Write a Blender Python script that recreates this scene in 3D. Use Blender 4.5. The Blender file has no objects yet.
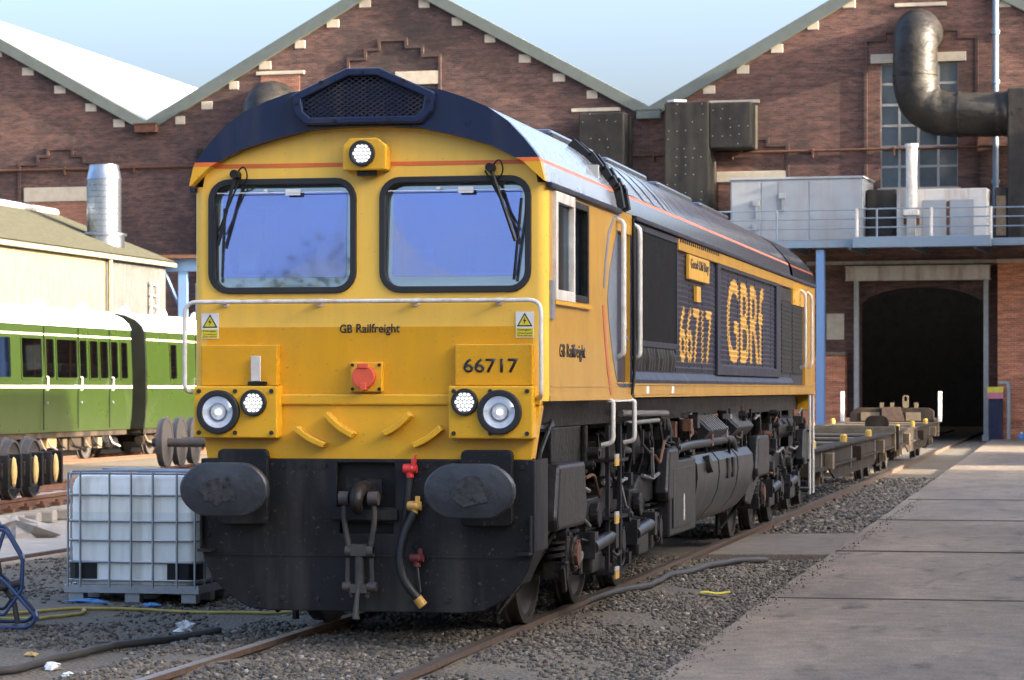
import bpy, bmesh, math, random
import numpy as np
from mathutils import Vector, Matrix
R = math.radians
random.seed(7)
sc = bpy.context.scene
COL = sc.collection

# ---------------------------------------------------------------- camera, sky, sun, exposure
cam_d = bpy.data.cameras.new('camera'); cam = bpy.data.objects.new('camera', cam_d); COL.objects.link(cam)
cam.location = (4.92, -19.27, 1.785); cam.rotation_euler = (R(90), 0, R(11.502))
cam_d.sensor_width = 36; cam_d.lens = 98.65; cam_d.shift_y = 49/1024
cam_d.clip_start = .5; cam_d.clip_end = 3000
cam_d.dof.use_dof = True; cam_d.dof.focus_distance = 20.3; cam_d.dof.aperture_fstop = 8.0
sc.camera = cam
SUN_EL, SUN_AZ = 15.0, -9.0          # azimuth: degrees from +X towards +Y
w = bpy.data.worlds.new('World'); sc.world = w; w.use_nodes = True
nt = w.node_tree; bg = nt.nodes['Background']
sky = nt.nodes.new('ShaderNodeTexSky'); sky.sky_type = 'NISHITA'; sky.sun_disc = False
sky.sun_elevation = R(SUN_EL); sky.sun_rotation = R(90 - SUN_AZ)
sky.air_density = .7; sky.dust_density = 9.1; sky.ozone_density = 1.8
nt.links.new(sky.outputs[0], bg.inputs[0]); bg.inputs[1].default_value = .15
sd = bpy.data.lights.new('sun', 'SUN'); so = bpy.data.objects.new('sun', sd); COL.objects.link(so)
sd.energy = 3.2; sd.angle = R(.53); sd.color = (1, .86, .68)
sdir = Vector((math.cos(R(SUN_EL))*math.cos(R(SUN_AZ)), math.cos(R(SUN_EL))*math.sin(R(SUN_AZ)), math.sin(R(SUN_EL))))
so.rotation_euler = sdir.to_track_quat('Z', 'Y').to_euler(); so.location = (60, 0, 40)
vs = sc.view_settings; vs.view_transform = 'Standard'; vs.look = 'None'; vs.gamma = 1; vs.use_curve_mapping = False
vs.exposure = 2.85
sc.cycles.max_bounces = 6; sc.cycles.use_denoising = True

# ---------------------------------------------------------------- materials
MATS = {}
def pm(name, c1, c2=None, scale=4., rough=.6, metal=0., bump=0., bscale=30., coat=0., streak=None, stretch=(1,1,1), spec=.5, rvar=.12, bdist=.02, sedge=(.48,.75), speck=None):
    """principled material: two-tone noise, optional dirt streaks, fine bump"""
    m = bpy.data.materials.new(name); m.use_nodes = True
    n = m.node_tree.nodes; l = m.node_tree.links; b = n['Principled BSDF']
    c2 = c2 or tuple(v*.75 for v in c1)
    tc = n.new('ShaderNodeTexCoord'); mp = n.new('ShaderNodeMapping'); mp.inputs['Scale'].default_value = stretch
    l.new(tc.outputs['Object'], mp.inputs[0])
    no = n.new('ShaderNodeTexNoise'); no.inputs['Scale'].default_value = scale; no.inputs['Detail'].default_value = 6; no.inputs['Roughness'].default_value = .65
    l.new(mp.outputs[0], no.inputs[0])
    rp = n.new('ShaderNodeValToRGB'); rp.color_ramp.elements[0].position = .33; rp.color_ramp.elements[1].position = .68
    rp.color_ramp.elements[0].color = (*c1, 1); rp.color_ramp.elements[1].color = (*c2, 1)
    l.new(no.outputs[0], rp.inputs[0]); out = rp.outputs[0]
    if streak:
        sc_, scol, sa = streak
        mp2 = n.new('ShaderNodeMapping'); mp2.inputs['Scale'].default_value = (sc_, sc_, sc_*.12)
        l.new(tc.outputs['Object'], mp2.inputs[0])
        n2 = n.new('ShaderNodeTexNoise'); n2.inputs['Scale'].default_value = 1; n2.inputs['Detail'].default_value = 5; l.new(mp2.outputs[0], n2.inputs[0])
        r2 = n.new('ShaderNodeValToRGB'); r2.color_ramp.elements[0].position = sedge[0]; r2.color_ramp.elements[1].position = sedge[1]
        r2.color_ramp.elements[0].color = (0,0,0,1); r2.color_ramp.elements[1].color = (sa,sa,sa,1); l.new(n2.outputs[0], r2.inputs[0])
        mx = n.new('ShaderNodeMix'); mx.data_type = 'RGBA'; l.new(r2.outputs[0], mx.inputs[0]); l.new(out, mx.inputs[6]); mx.inputs[7].default_value = (*scol, 1)
        out = mx.outputs[2]
    if speck:
        n4 = n.new('ShaderNodeTexNoise'); n4.inputs['Scale'].default_value = speck[0]; n4.inputs['Detail'].default_value = 3; l.new(tc.outputs['Object'], n4.inputs[0])
        r4 = n.new('ShaderNodeValToRGB'); r4.color_ramp.elements[0].position = speck[1]; r4.color_ramp.elements[1].position = speck[1]+.05; r4.color_ramp.elements[0].color = (0,0,0,1); r4.color_ramp.elements[1].color = (speck[3],)*3+(1,); l.new(n4.outputs[0], r4.inputs[0])
        m4 = n.new('ShaderNodeMix'); m4.data_type = 'RGBA'; l.new(r4.outputs[0], m4.inputs[0]); l.new(out, m4.inputs[6]); m4.inputs[7].default_value = (*speck[2], 1); out = m4.outputs[2]
    l.new(out, b.inputs['Base Color'])
    mr = n.new('ShaderNodeMapRange'); mr.inputs[3].default_value = max(.02, rough-rvar); mr.inputs[4].default_value = min(1, rough+rvar)
    l.new(no.outputs[0], mr.inputs[0]); l.new(mr.outputs[0], b.inputs['Roughness'])
    b.inputs['Metallic'].default_value = metal; b.inputs['Specular IOR Level'].default_value = spec
    if coat: b.inputs['Coat Weight'].default_value = coat; b.inputs['Coat Roughness'].default_value = .12
    if bump:
        nb = n.new('ShaderNodeTexNoise'); nb.inputs['Scale'].default_value = bscale; nb.inputs['Detail'].default_value = 4; l.new(mp.outputs[0], nb.inputs[0])
        bp = n.new('ShaderNodeBump'); bp.inputs['Strength'].default_value = bump; bp.inputs['Distance'].default_value = bdist
        l.new(nb.outputs[0], bp.inputs['Height']); l.new(bp.outputs[0], b.inputs['Normal'])
    MATS[name] = m
    return m
def emit(name, col, strength):
    m = bpy.data.materials.new(name); m.use_nodes = True; b = m.node_tree.nodes['Principled BSDF']
    b.inputs['Base Color'].default_value = (*col, 1); b.inputs['Emission Color'].default_value = (*col, 1); b.inputs['Emission Strength'].default_value = strength
    MATS[name] = m
def glass(name, tint, refl, gcol, rough=.02):
    m = bpy.data.materials.new(name); m.use_nodes = True; n = m.node_tree.nodes; l = m.node_tree.links
    n.remove(n['Principled BSDF']); o = n['Material Output']
    g = n.new('ShaderNodeBsdfGlossy'); g.inputs['Color'].default_value = (*gcol, 1); g.inputs['Roughness'].default_value = rough
    t = n.new('ShaderNodeBsdfTransparent'); t.inputs['Color'].default_value = (*tint, 1)
    x = n.new('ShaderNodeMixShader'); x.inputs[0].default_value = refl
    l.new(t.outputs[0], x.inputs[1]); l.new(g.outputs[0], x.inputs[2]); l.new(x.outputs[0], o.inputs[0])
    MATS[name] = m
def dusty_glass(name, tint, refl, gcol, arcs):
    """windscreen: reflecting tinted glass with a film of dust outside the wiper sweeps (arcs: x, z, radius)"""
    glass(name, tint, refl, gcol, .03); m = MATS[name]; n = m.node_tree.nodes; l = m.node_tree.links; o = n['Material Output']; src = o.inputs[0].links[0].from_socket
    tc = n.new('ShaderNodeTexCoord'); no = n.new('ShaderNodeTexNoise'); no.inputs['Scale'].default_value = 3.; no.inputs['Detail'].default_value = 7; l.new(tc.outputs['Object'], no.inputs[0])
    last = None
    for x,z,r in arcs:
        vd = n.new('ShaderNodeVectorMath'); vd.operation = 'DISTANCE'; sp = n.new('ShaderNodeSeparateXYZ'); cb = n.new('ShaderNodeCombineXYZ')
        l.new(tc.outputs['Object'], sp.inputs[0]); l.new(sp.outputs[0], cb.inputs[0]); l.new(sp.outputs[2], cb.inputs[2]); l.new(cb.outputs[0], vd.inputs[0]); vd.inputs[1].default_value = (x,0,z)
        mr = n.new('ShaderNodeMapRange'); mr.inputs[1].default_value = r-.015; mr.inputs[2].default_value = r+.01; l.new(vd.outputs['Value'], mr.inputs[0])
        if last is None: last = mr.outputs[0]
        else:
            q = n.new('ShaderNodeMath'); q.operation = 'MINIMUM'; l.new(last, q.inputs[0]); l.new(mr.outputs[0], q.inputs[1]); last = q.outputs[0]
    a = n.new('ShaderNodeMath'); a.operation = 'MULTIPLY_ADD'; l.new(last, a.inputs[0]); a.inputs[1].default_value = .12; a.inputs[2].default_value = .04
    b = n.new('ShaderNodeMath'); b.operation = 'MULTIPLY'; l.new(a.outputs[0], b.inputs[0]); k = n.new('ShaderNodeMapRange'); k.inputs[1].default_value = .3; k.inputs[2].default_value = .7; k.inputs[3].default_value = .1; k.inputs[4].default_value = 2.0; l.new(no.outputs[0], k.inputs[0]); l.new(k.outputs[0], b.inputs[1])
    d = n.new('ShaderNodeBsdfDiffuse'); d.inputs[0].default_value = (.42,.42,.42,1); x_ = n.new('ShaderNodeMixShader'); l.new(b.outputs[0], x_.inputs[0]); l.new(src, x_.inputs[1]); l.new(d.outputs[0], x_.inputs[2]); l.new(x_.outputs[0], o.inputs[0])
def translucent(name, tr):
    m = MATS[name]; n = m.node_tree.nodes; l = m.node_tree.links; o = n['Material Output']; b = n['Principled BSDF']
    t = n.new('ShaderNodeBsdfTranslucent'); l.new(b.inputs['Base Color'].links[0].from_socket, t.inputs[0]); x = n.new('ShaderNodeMixShader'); x.inputs[0].default_value = tr
    l.new(b.outputs[0], x.inputs[1]); l.new(t.outputs[0], x.inputs[2]); l.new(x.outputs[0], o.inputs[0])
def brickmat(name, cA, cB, mortar, soot, sootamt, bw=.225, bh=.075, lichen=0.):
    m = bpy.data.materials.new(name); m.use_nodes = True; n = m.node_tree.nodes; l = m.node_tree.links; b = n['Principled BSDF']
    tc = n.new('ShaderNodeTexCoord'); sp = n.new('ShaderNodeSeparateXYZ'); cb = n.new('ShaderNodeCombineXYZ'); ad = n.new('ShaderNodeMath')
    l.new(tc.outputs['Object'], sp.inputs[0]); l.new(sp.outputs[0], ad.inputs[0]); l.new(sp.outputs[1], ad.inputs[1])
    l.new(ad.outputs[0], cb.inputs[0]); l.new(sp.outputs[2], cb.inputs[1])
    br = n.new('ShaderNodeTexBrick'); br.inputs['Scale'].default_value = 1; br.inputs['Brick Width'].default_value = bw; br.inputs['Row Height'].default_value = bh
    br.inputs['Mortar Size'].default_value = .007; br.inputs['Bias'].default_value = -.1
    br.inputs['Color1'].default_value = (*cA, 1); br.inputs['Color2'].default_value = (*cB, 1); br.inputs['Mortar'].default_value = (*mortar, 1)
    l.new(cb.outputs[0], br.inputs[0])
    # courses that differ from one another, stretched along the wall
    mp = n.new('ShaderNodeMapping'); mp.inputs['Scale'].default_value = (.9, 5.5, 1); l.new(cb.outputs[0], mp.inputs[0])
    n1 = n.new('ShaderNodeTexNoise'); n1.inputs['Scale'].default_value = 1.1; n1.inputs['Detail'].default_value = 7; n1.inputs['Roughness'].default_value = .75; l.new(mp.outputs[0], n1.inputs[0])
    mr = n.new('ShaderNodeMapRange'); mr.inputs[1].default_value = .3; mr.inputs[2].default_value = .7; mr.inputs[3].default_value = .35; mr.inputs[4].default_value = 1.75; l.new(n1.outputs[0], mr.inputs[0])
    ml = n.new('ShaderNodeMix'); ml.data_type = 'RGBA'; ml.blend_type = 'MULTIPLY'; ml.inputs[0].default_value = 1
    l.new(br.outputs[0], ml.inputs[6]); l.new(mr.outputs[0], ml.inputs[7])
    n2 = n.new('ShaderNodeTexNoise'); n2.inputs['Scale'].default_value = .22; n2.inputs['Detail'].default_value = 8; n2.inputs['Roughness'].default_value = .7; l.new(cb.outputs[0], n2.inputs[0])
    r2 = n.new('ShaderNodeValToRGB'); r2.color_ramp.elements[0].position = .4; r2.color_ramp.elements[1].position = .66
    r2.color_ramp.elements[0].color = (0,0,0,1); r2.color_ramp.elements[1].color = (sootamt,)*3+(1,); l.new(n2.outputs[0], r2.inputs[0])
    mx = n.new('ShaderNodeMix'); mx.data_type = 'RGBA'; l.new(r2.outputs[0], mx.inputs[0]); l.new(ml.outputs[2], mx.inputs[6]); mx.inputs[7].default_value = (*soot, 1)
    # pale efflorescence speckle on single bricks
    n3 = n.new('ShaderNodeTexNoise'); n3.inputs['Scale'].default_value = 3.2; n3.inputs['Detail'].default_value = 5; n3.inputs['Roughness'].default_value = .8; l.new(cb.outputs[0], n3.inputs[0])
    r3 = n.new('ShaderNodeValToRGB'); r3.color_ramp.elements[0].position = .6; r3.color_ramp.elements[1].position = .74
    r3.color_ramp.elements[0].color = (0,0,0,1); r3.color_ramp.elements[1].color = (.4,.4,.4,1); l.new(n3.outputs[0], r3.inputs[0])
    m3 = n.new('ShaderNodeMix'); m3.data_type = 'RGBA'; l.new(r3.outputs[0], m3.inputs[0]); l.new(mx.outputs[2], m3.inputs[6]); m3.inputs[7].default_value = (.36,.29,.25,1)
    l.new(m3.outputs[2], b.inputs['Base Color']); b.inputs['Roughness'].default_value = .9
    bp = n.new('ShaderNodeBump'); bp.inputs['Strength'].default_value = .6; bp.inputs['Distance'].default_value = .01; l.new(br.outputs[1], bp.inputs['Height']); bp.invert = True
    l.new(bp.outputs[0], b.inputs['Normal'])
    MATS[name] = m
YEL = (.74, .385, .012)
pm('yellow', YEL, (.68, .35, .014), 2.5, .30, coat=.3, streak=(7, (.42,.23,.035), .3), sedge=(.4,.85), bump=.06, bscale=2.2, bdist=.05, speck=(55,.68,(.16,.10,.04),.7))
pm('yellow_pale', (.86,.52,.07), (.80,.47,.06), 3, .38, coat=.2, streak=(9, (.52,.33,.09), .35), sedge=(.4,.85), bump=.06, bscale=2.2, bdist=.05, speck=(55,.68,(.16,.10,.04),.7))  # cab front in the paler of two yellows
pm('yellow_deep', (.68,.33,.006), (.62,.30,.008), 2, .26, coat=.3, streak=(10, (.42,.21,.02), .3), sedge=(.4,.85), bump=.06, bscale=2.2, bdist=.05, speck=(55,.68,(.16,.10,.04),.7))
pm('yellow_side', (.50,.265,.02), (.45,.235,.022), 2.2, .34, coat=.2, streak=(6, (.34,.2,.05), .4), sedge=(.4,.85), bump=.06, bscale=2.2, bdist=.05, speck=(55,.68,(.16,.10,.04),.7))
pm('blue', (.006,.012,.042), (.008,.016,.05), 3, .3, coat=.15, spec=.35, streak=(6,(.06,.06,.07),.35))
pm('roof_blue', (.03,.036,.06), (.05,.055,.07), 5, .2, coat=1., spec=.8, streak=(5,(.10,.10,.10),.5))
pm('roof_sheen', (.34,.355,.38), (.27,.285,.31), 5, .25, coat=.8, streak=(5,(.18,.18,.18),.5))  # sky sheen of the dark roof, put into a pale base colour
pm('side_blue', (.010,.013,.034), (.018,.02,.036), 5, .45, spec=.3, streak=(8,(.07,.06,.055),.6))
pm('cab_grey', (.16,.2,.25), (.12,.15,.2), 3, .35, coat=.3)
pm('orange', (.75,.16,.03), None, 3, .35)
pm('red_stripe', (.55,.12,.07), None, 3, .4)
pm('letter_yellow', (.62,.33,.03), (.55,.3,.04), 9, .45, streak=(14,(.25,.17,.06),.5))
pm('letter_black', (.015,.014,.014), None, 5, .5)
pm('plough', (.0055,.0058,.0075), (.010,.0104,.0115), 3, .5, spec=.28, speck=(34,.66,(.07,.05,.04),.8), bump=.15, bscale=14, streak=(5,(.045,.04,.036),.8), sedge=(.5,.72))
pm('buffer_face', (.016,.018,.022), (.035,.038,.045), 5, .4, bump=.4, bscale=9, streak=None)
pm('black', (.007,.007,.008), (.012,.012,.012), 6, .5, spec=.3, bump=.1)
pm('rubber', (.014,.014,.016), None, 5, .55)
pm('under', (.005,.005,.006), (.012,.0105,.0095), 7, .45, spec=.25, bump=.5, bscale=22, streak=(9,(.05,.042,.035),.6))
pm('under_grey', (.010,.0105,.012), (.024,.023,.022), 6, .36, spec=.35, bump=.3, bscale=20, streak=(9,(.008,.007,.007),.8))
pm('tank', (.02,.021,.024), (.038,.037,.036), 3, .33, metal=.2, bump=.2, bscale=6, streak=(7,(.012,.010,.010),.8))
pm('wheel_steel', (.03,.025,.022), (.06,.05,.043), 6, .5, metal=.3)
pm('wheel_dark', (.03,.027,.026), (.06,.05,.045), 5, .6)
pm('wheel_grey', (.06,.052,.046), (.10,.085,.075), 5, .6)
pm('rust', (.13,.055,.028), (.075,.035,.022), 6, .85, bump=.3)
pm('rail_top', (.26,.20,.15), (.16,.115,.08), 8, .45, metal=.5)
pm('rail_dull', (.075,.055,.042), (.05,.038,.03), 8, .6)
pm('grease', (.012,.013,.015), (.05,.05,.052), 26, .3, bump=.3, bscale=16)
pm('rail_side', (.10,.06,.04), (.06,.04,.03), 9, .85, bump=.3)
pm('white_rail', (.68,.66,.62), (.5,.46,.4), 10, .45, streak=(14,(.3,.2,.13),.6))
pm('white_paint', (.78,.78,.76), (.66,.65,.62), 4, .5)
pm('red_paint', (.62,.035,.03), (.5,.03,.025), 6, .4)
pm('red_dull', (.16,.02,.02), (.08,.015,.015), 8, .6)
pm('socket_red', (.72,.10,.04), (.62,.08,.03), 9, .5)
pm('tap_yellow', (.6,.34,.06), (.35,.2,.06), 14, .5)
pm('chrome', (.78,.79,.80), (.6,.61,.62), 14, .33, metal=.8, rvar=.12)
pm('alu', (.55,.56,.57), (.4,.41,.43), 6, .35, metal=.8)
pm('pipe_grey', (.10,.10,.10), (.16,.155,.15), 8, .5)
pm('lens_white', (.80,.82,.84), (.62,.65,.68), 30, .3, spec=.9)
pm('lamp_dark', (.16,.17,.19), None, 5, .4)
pm('galv', (.42,.44,.46), (.32,.34,.36), 9, .42, metal=.75)
pm('vent_metal', (.34,.37,.41), (.25,.28,.32), 5, .3, metal=.95, bump=.12, bscale=9)
pm('steel_grey', (.36,.37,.36), (.28,.28,.27), 5, .6, streak=(3,(.2,.12,.07),.5))
def concrete(name, c1, c2, stain):
    m = bpy.data.materials.new(name); m.use_nodes = True; n = m.node_tree.nodes; l = m.node_tree.links; b = n['Principled BSDF']
    tc = n.new('ShaderNodeTexCoord')
    def ramp(s, d, r, a, b_, ca, cb, st=(1,1,1)):
        mp = n.new('ShaderNodeMapping'); mp.inputs['Scale'].default_value = st; l.new(tc.outputs['Object'], mp.inputs[0])
        q = n.new('ShaderNodeTexNoise'); q.inputs['Scale'].default_value = s; q.inputs['Detail'].default_value = d; q.inputs['Roughness'].default_value = r; l.new(mp.outputs[0], q.inputs[0])
        k = n.new('ShaderNodeValToRGB'); k.color_ramp.elements[0].position = a; k.color_ramp.elements[1].position = b_; k.color_ramp.elements[0].color = (*ca,1); k.color_ramp.elements[1].color = (*cb,1); l.new(q.outputs[0], k.inputs[0]); return k.outputs[0], q.outputs[0]
    def mul(a, b_, f=1.):
        q = n.new('ShaderNodeMix'); q.data_type = 'RGBA'; q.blend_type = 'MULTIPLY'; q.inputs[0].default_value = f; l.new(a, q.inputs[6]); l.new(b_, q.inputs[7]); return q.outputs[2]
    base,_ = ramp(.8, 8, .68, .32, .68, c1, c2, (1,.35,1))
    grain,gn = ramp(55, 3, .8, .3, .7, (.45,.45,.45), (1.5,1.5,1.5))
    blot,_ = ramp(4.5, 6, .75, .35, .6, (.72,.71,.69), (1.08,1.07,1.06))
    st,_ = ramp(1.7, 5, .6, .58, .72, (1,1,1), stain, (1.6,.5,1))
    l.new(mul(mul(mul(base, grain), blot), st), b.inputs['Base Color']); b.inputs['Roughness'].default_value = .88
    bp = n.new('ShaderNodeBump'); bp.inputs['Strength'].default_value = .5; bp.inputs['Distance'].default_value = .01; l.new(gn, bp.inputs['Height']); l.new(bp.outputs[0], b.inputs['Normal'])
    MATS[name] = m
concrete('concrete', (.25,.193,.138), (.122,.094,.067), (.42,.40,.38))
concrete('concrete_dirty', (.19,.155,.12), (.115,.095,.075), (.55,.55,.5))
pm('concrete_pale', (.38,.33,.27), (.29,.25,.2), 2.2, .9, bump=.3, bscale=35)
pm('tar', (.075,.062,.048), (.11,.093,.068), 9, .8)
pm('sleeper', (.34,.31,.27), (.25,.22,.19), 4, .9, bump=.3)
pm('stone_trim', (.5,.44,.34), (.38,.33,.26), 3, .85)
pm('grey_green', (.105,.125,.115), (.085,.1,.092), 2, .6)
pm('roof_white', (.40,.42,.44), (.35,.37,.39), .5, .55)
pm('lagging', (.008,.0075,.007), (.022,.019,.016), 1.3, .5, spec=.32, bump=.7, bdist=.05, bscale=3.2, stretch=(1,1,2.), streak=(1.3,(.035,.03,.02),.5), rvar=.2)
pm('lagging_matt', (.018,.0165,.016), (.036,.032,.029), 2.5, .8, spec=.25, bump=.4, bscale=9, streak=(2,(.09,.085,.06),.5))
pm('moss', (.12,.12,.035), (.2,.17,.08), 4, .95)
pm('container', (.29,.315,.34), (.24,.265,.29), 1.3, .5, streak=(2.5,(.24,.2,.17),.5))
pm('cabinet_white', (.58,.56,.52), (.5,.48,.44), 3, .6, streak=(3,(.26,.13,.07),.9))
pm('gantry_blue', (.15,.225,.31), (.19,.25,.31), 4, .5, streak=(4,(.22,.16,.12),.5))
pm('col_blue', (.13,.24,.46), (.15,.26,.44), 3, .45)
pm('coach_green', (.019,.036,.005), (.0165,.031,.0045), .8, .3, coat=.3)
pm('coach_cream', (.7,.66,.48), None, 5, .4)
pm('coach_white', (.82,.82,.8), (.76,.76,.74), 2, .5)
pm('coach_end', (.006,.008,.005), (.009,.011,.007), 3, .5)
pm('shed_wall', (.15,.125,.072), (.12,.10,.058), 3, .7, streak=(5,(.065,.052,.03),.7))
pm('shed_wall_grey', (.07,.07,.068), (.05,.05,.048), 3, .7, streak=(5,(.03,.028,.024),.7))
pm('shed_roof', (.03,.031,.014), (.062,.058,.038), 5, .95, bump=.4, bscale=20)
pm('cream_fascia', (.2,.175,.11), None, 4, .6)
pm('ibc_plastic', (.97,.95,.87), (.92,.90,.81), 2.5, .42, streak=(8,(.42,.38,.27),.6))
pm('ibc_liquid', (.80,.83,.79), (.84,.84,.77), 2.5, .42, streak=(8,(.40,.38,.29),.6))
pm('pallet', (.2,.2,.19), (.12,.12,.115), 6, .7)
pm('trolley_blue', (.018,.055,.16), (.02,.045,.12), 8, .45, streak=(9,(.07,.05,.04),.6))
pm('hose_yellow', (.42,.33,.06), (.3,.24,.06), 8, .6)
pm('hose_black', (.03,.029,.028), (.055,.05,.045), 8, .65)
pm('tarp_blue', (.06,.2,.48), (.08,.22,.45), 8, .6)
pm('litter_white', (.72,.72,.7), (.55,.55,.53), 15, .8)
pm('tape_yellow', (.75,.62,.03), None, 5, .6)
pm('axlebox_yellow', (.55,.36,.13), (.36,.24,.1), 9, .6)
pm('wagon_dark', (.013,.010,.008), (.032,.024,.018), 4, .8, spec=.2, streak=(3,(.10,.065,.04),.6))
pm('wagon_tan', (.17,.13,.08), (.10,.075,.048), 4, .8)
pm('wood', (.16,.12,.08), (.10,.075,.05), 5, .9)
pm('interior', (.06,.06,.06), (.04,.04,.042), 3, .8)
pm('cab_lining', (.42,.42,.40), (.35,.35,.33), 3, .8)
pm('seat_cloth', (.05,.06,.12), (.04,.05,.09), 3, .8)
pm('desk', (.3,.3,.3), None, 3, .6)
pm('person_orange', (.75,.16,.04), None, 3, .8)
pm('blind', (.05,.15,.35), (.07,.19,.4), 3, .6)
pm('panel_yellow_sign', (.75,.6,.05), None, 4, .5)
pm('sign_pink', (.65,.2,.25), None, 4, .5)
pm('green_box', (.18,.3,.2), None, 4, .5)
glass('windscreen', (.86,.9,.9), .2, (.8,.9,1.0))
dusty_glass('heating_film', (.85,.87,.9), .35, (.37,.46,.92), [(-.965,3.315,.80),(.895,3.335,.80)])
pm('reveal', (.52,.56,.54), (.45,.48,.46), 6, .7)
glass('side_glass', (.7,.76,.78), .22, (.7,.85,1.0))
glass('coach_glass', (.42,.45,.42), .35, (.8,.9,1.0))
glass('lamp_glass', (.9,.92,.95), .14, (1,1,1))
pm('pane', (.035,.05,.065), (.06,.08,.095), 2, .2, spec=.7, rvar=.06)
emit('led', (1, .98, .94), .15)
emit('bulb', (1, .95, .85), .2)
brickmat('brick_main', (.135,.062,.047), (.06,.034,.031), (.105,.09,.08), (.024,.019,.02), .88)
brickmat('brick_red', (.165,.07,.05), (.075,.038,.032), (.115,.095,.08), (.034,.024,.022), .65)
brickmat('brick_hood', (.11,.05,.038), (.06,.032,.028), (.08,.066,.058), (.03,.022,.022), .8)
glass('added_rooflight', (.025,.027,.03), .2, (.8,.9,1))  # unseen roof glazing, added to lift the dark shed interior
brickmat('brick_new', (.60,.19,.075), (.42,.125,.055), (.42,.34,.27), (.2,.1,.065), .3)
brickmat('brick_infill', (.26,.10,.058), (.2,.075,.045), (.26,.21,.17), (.12,.06,.045), .3)

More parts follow.
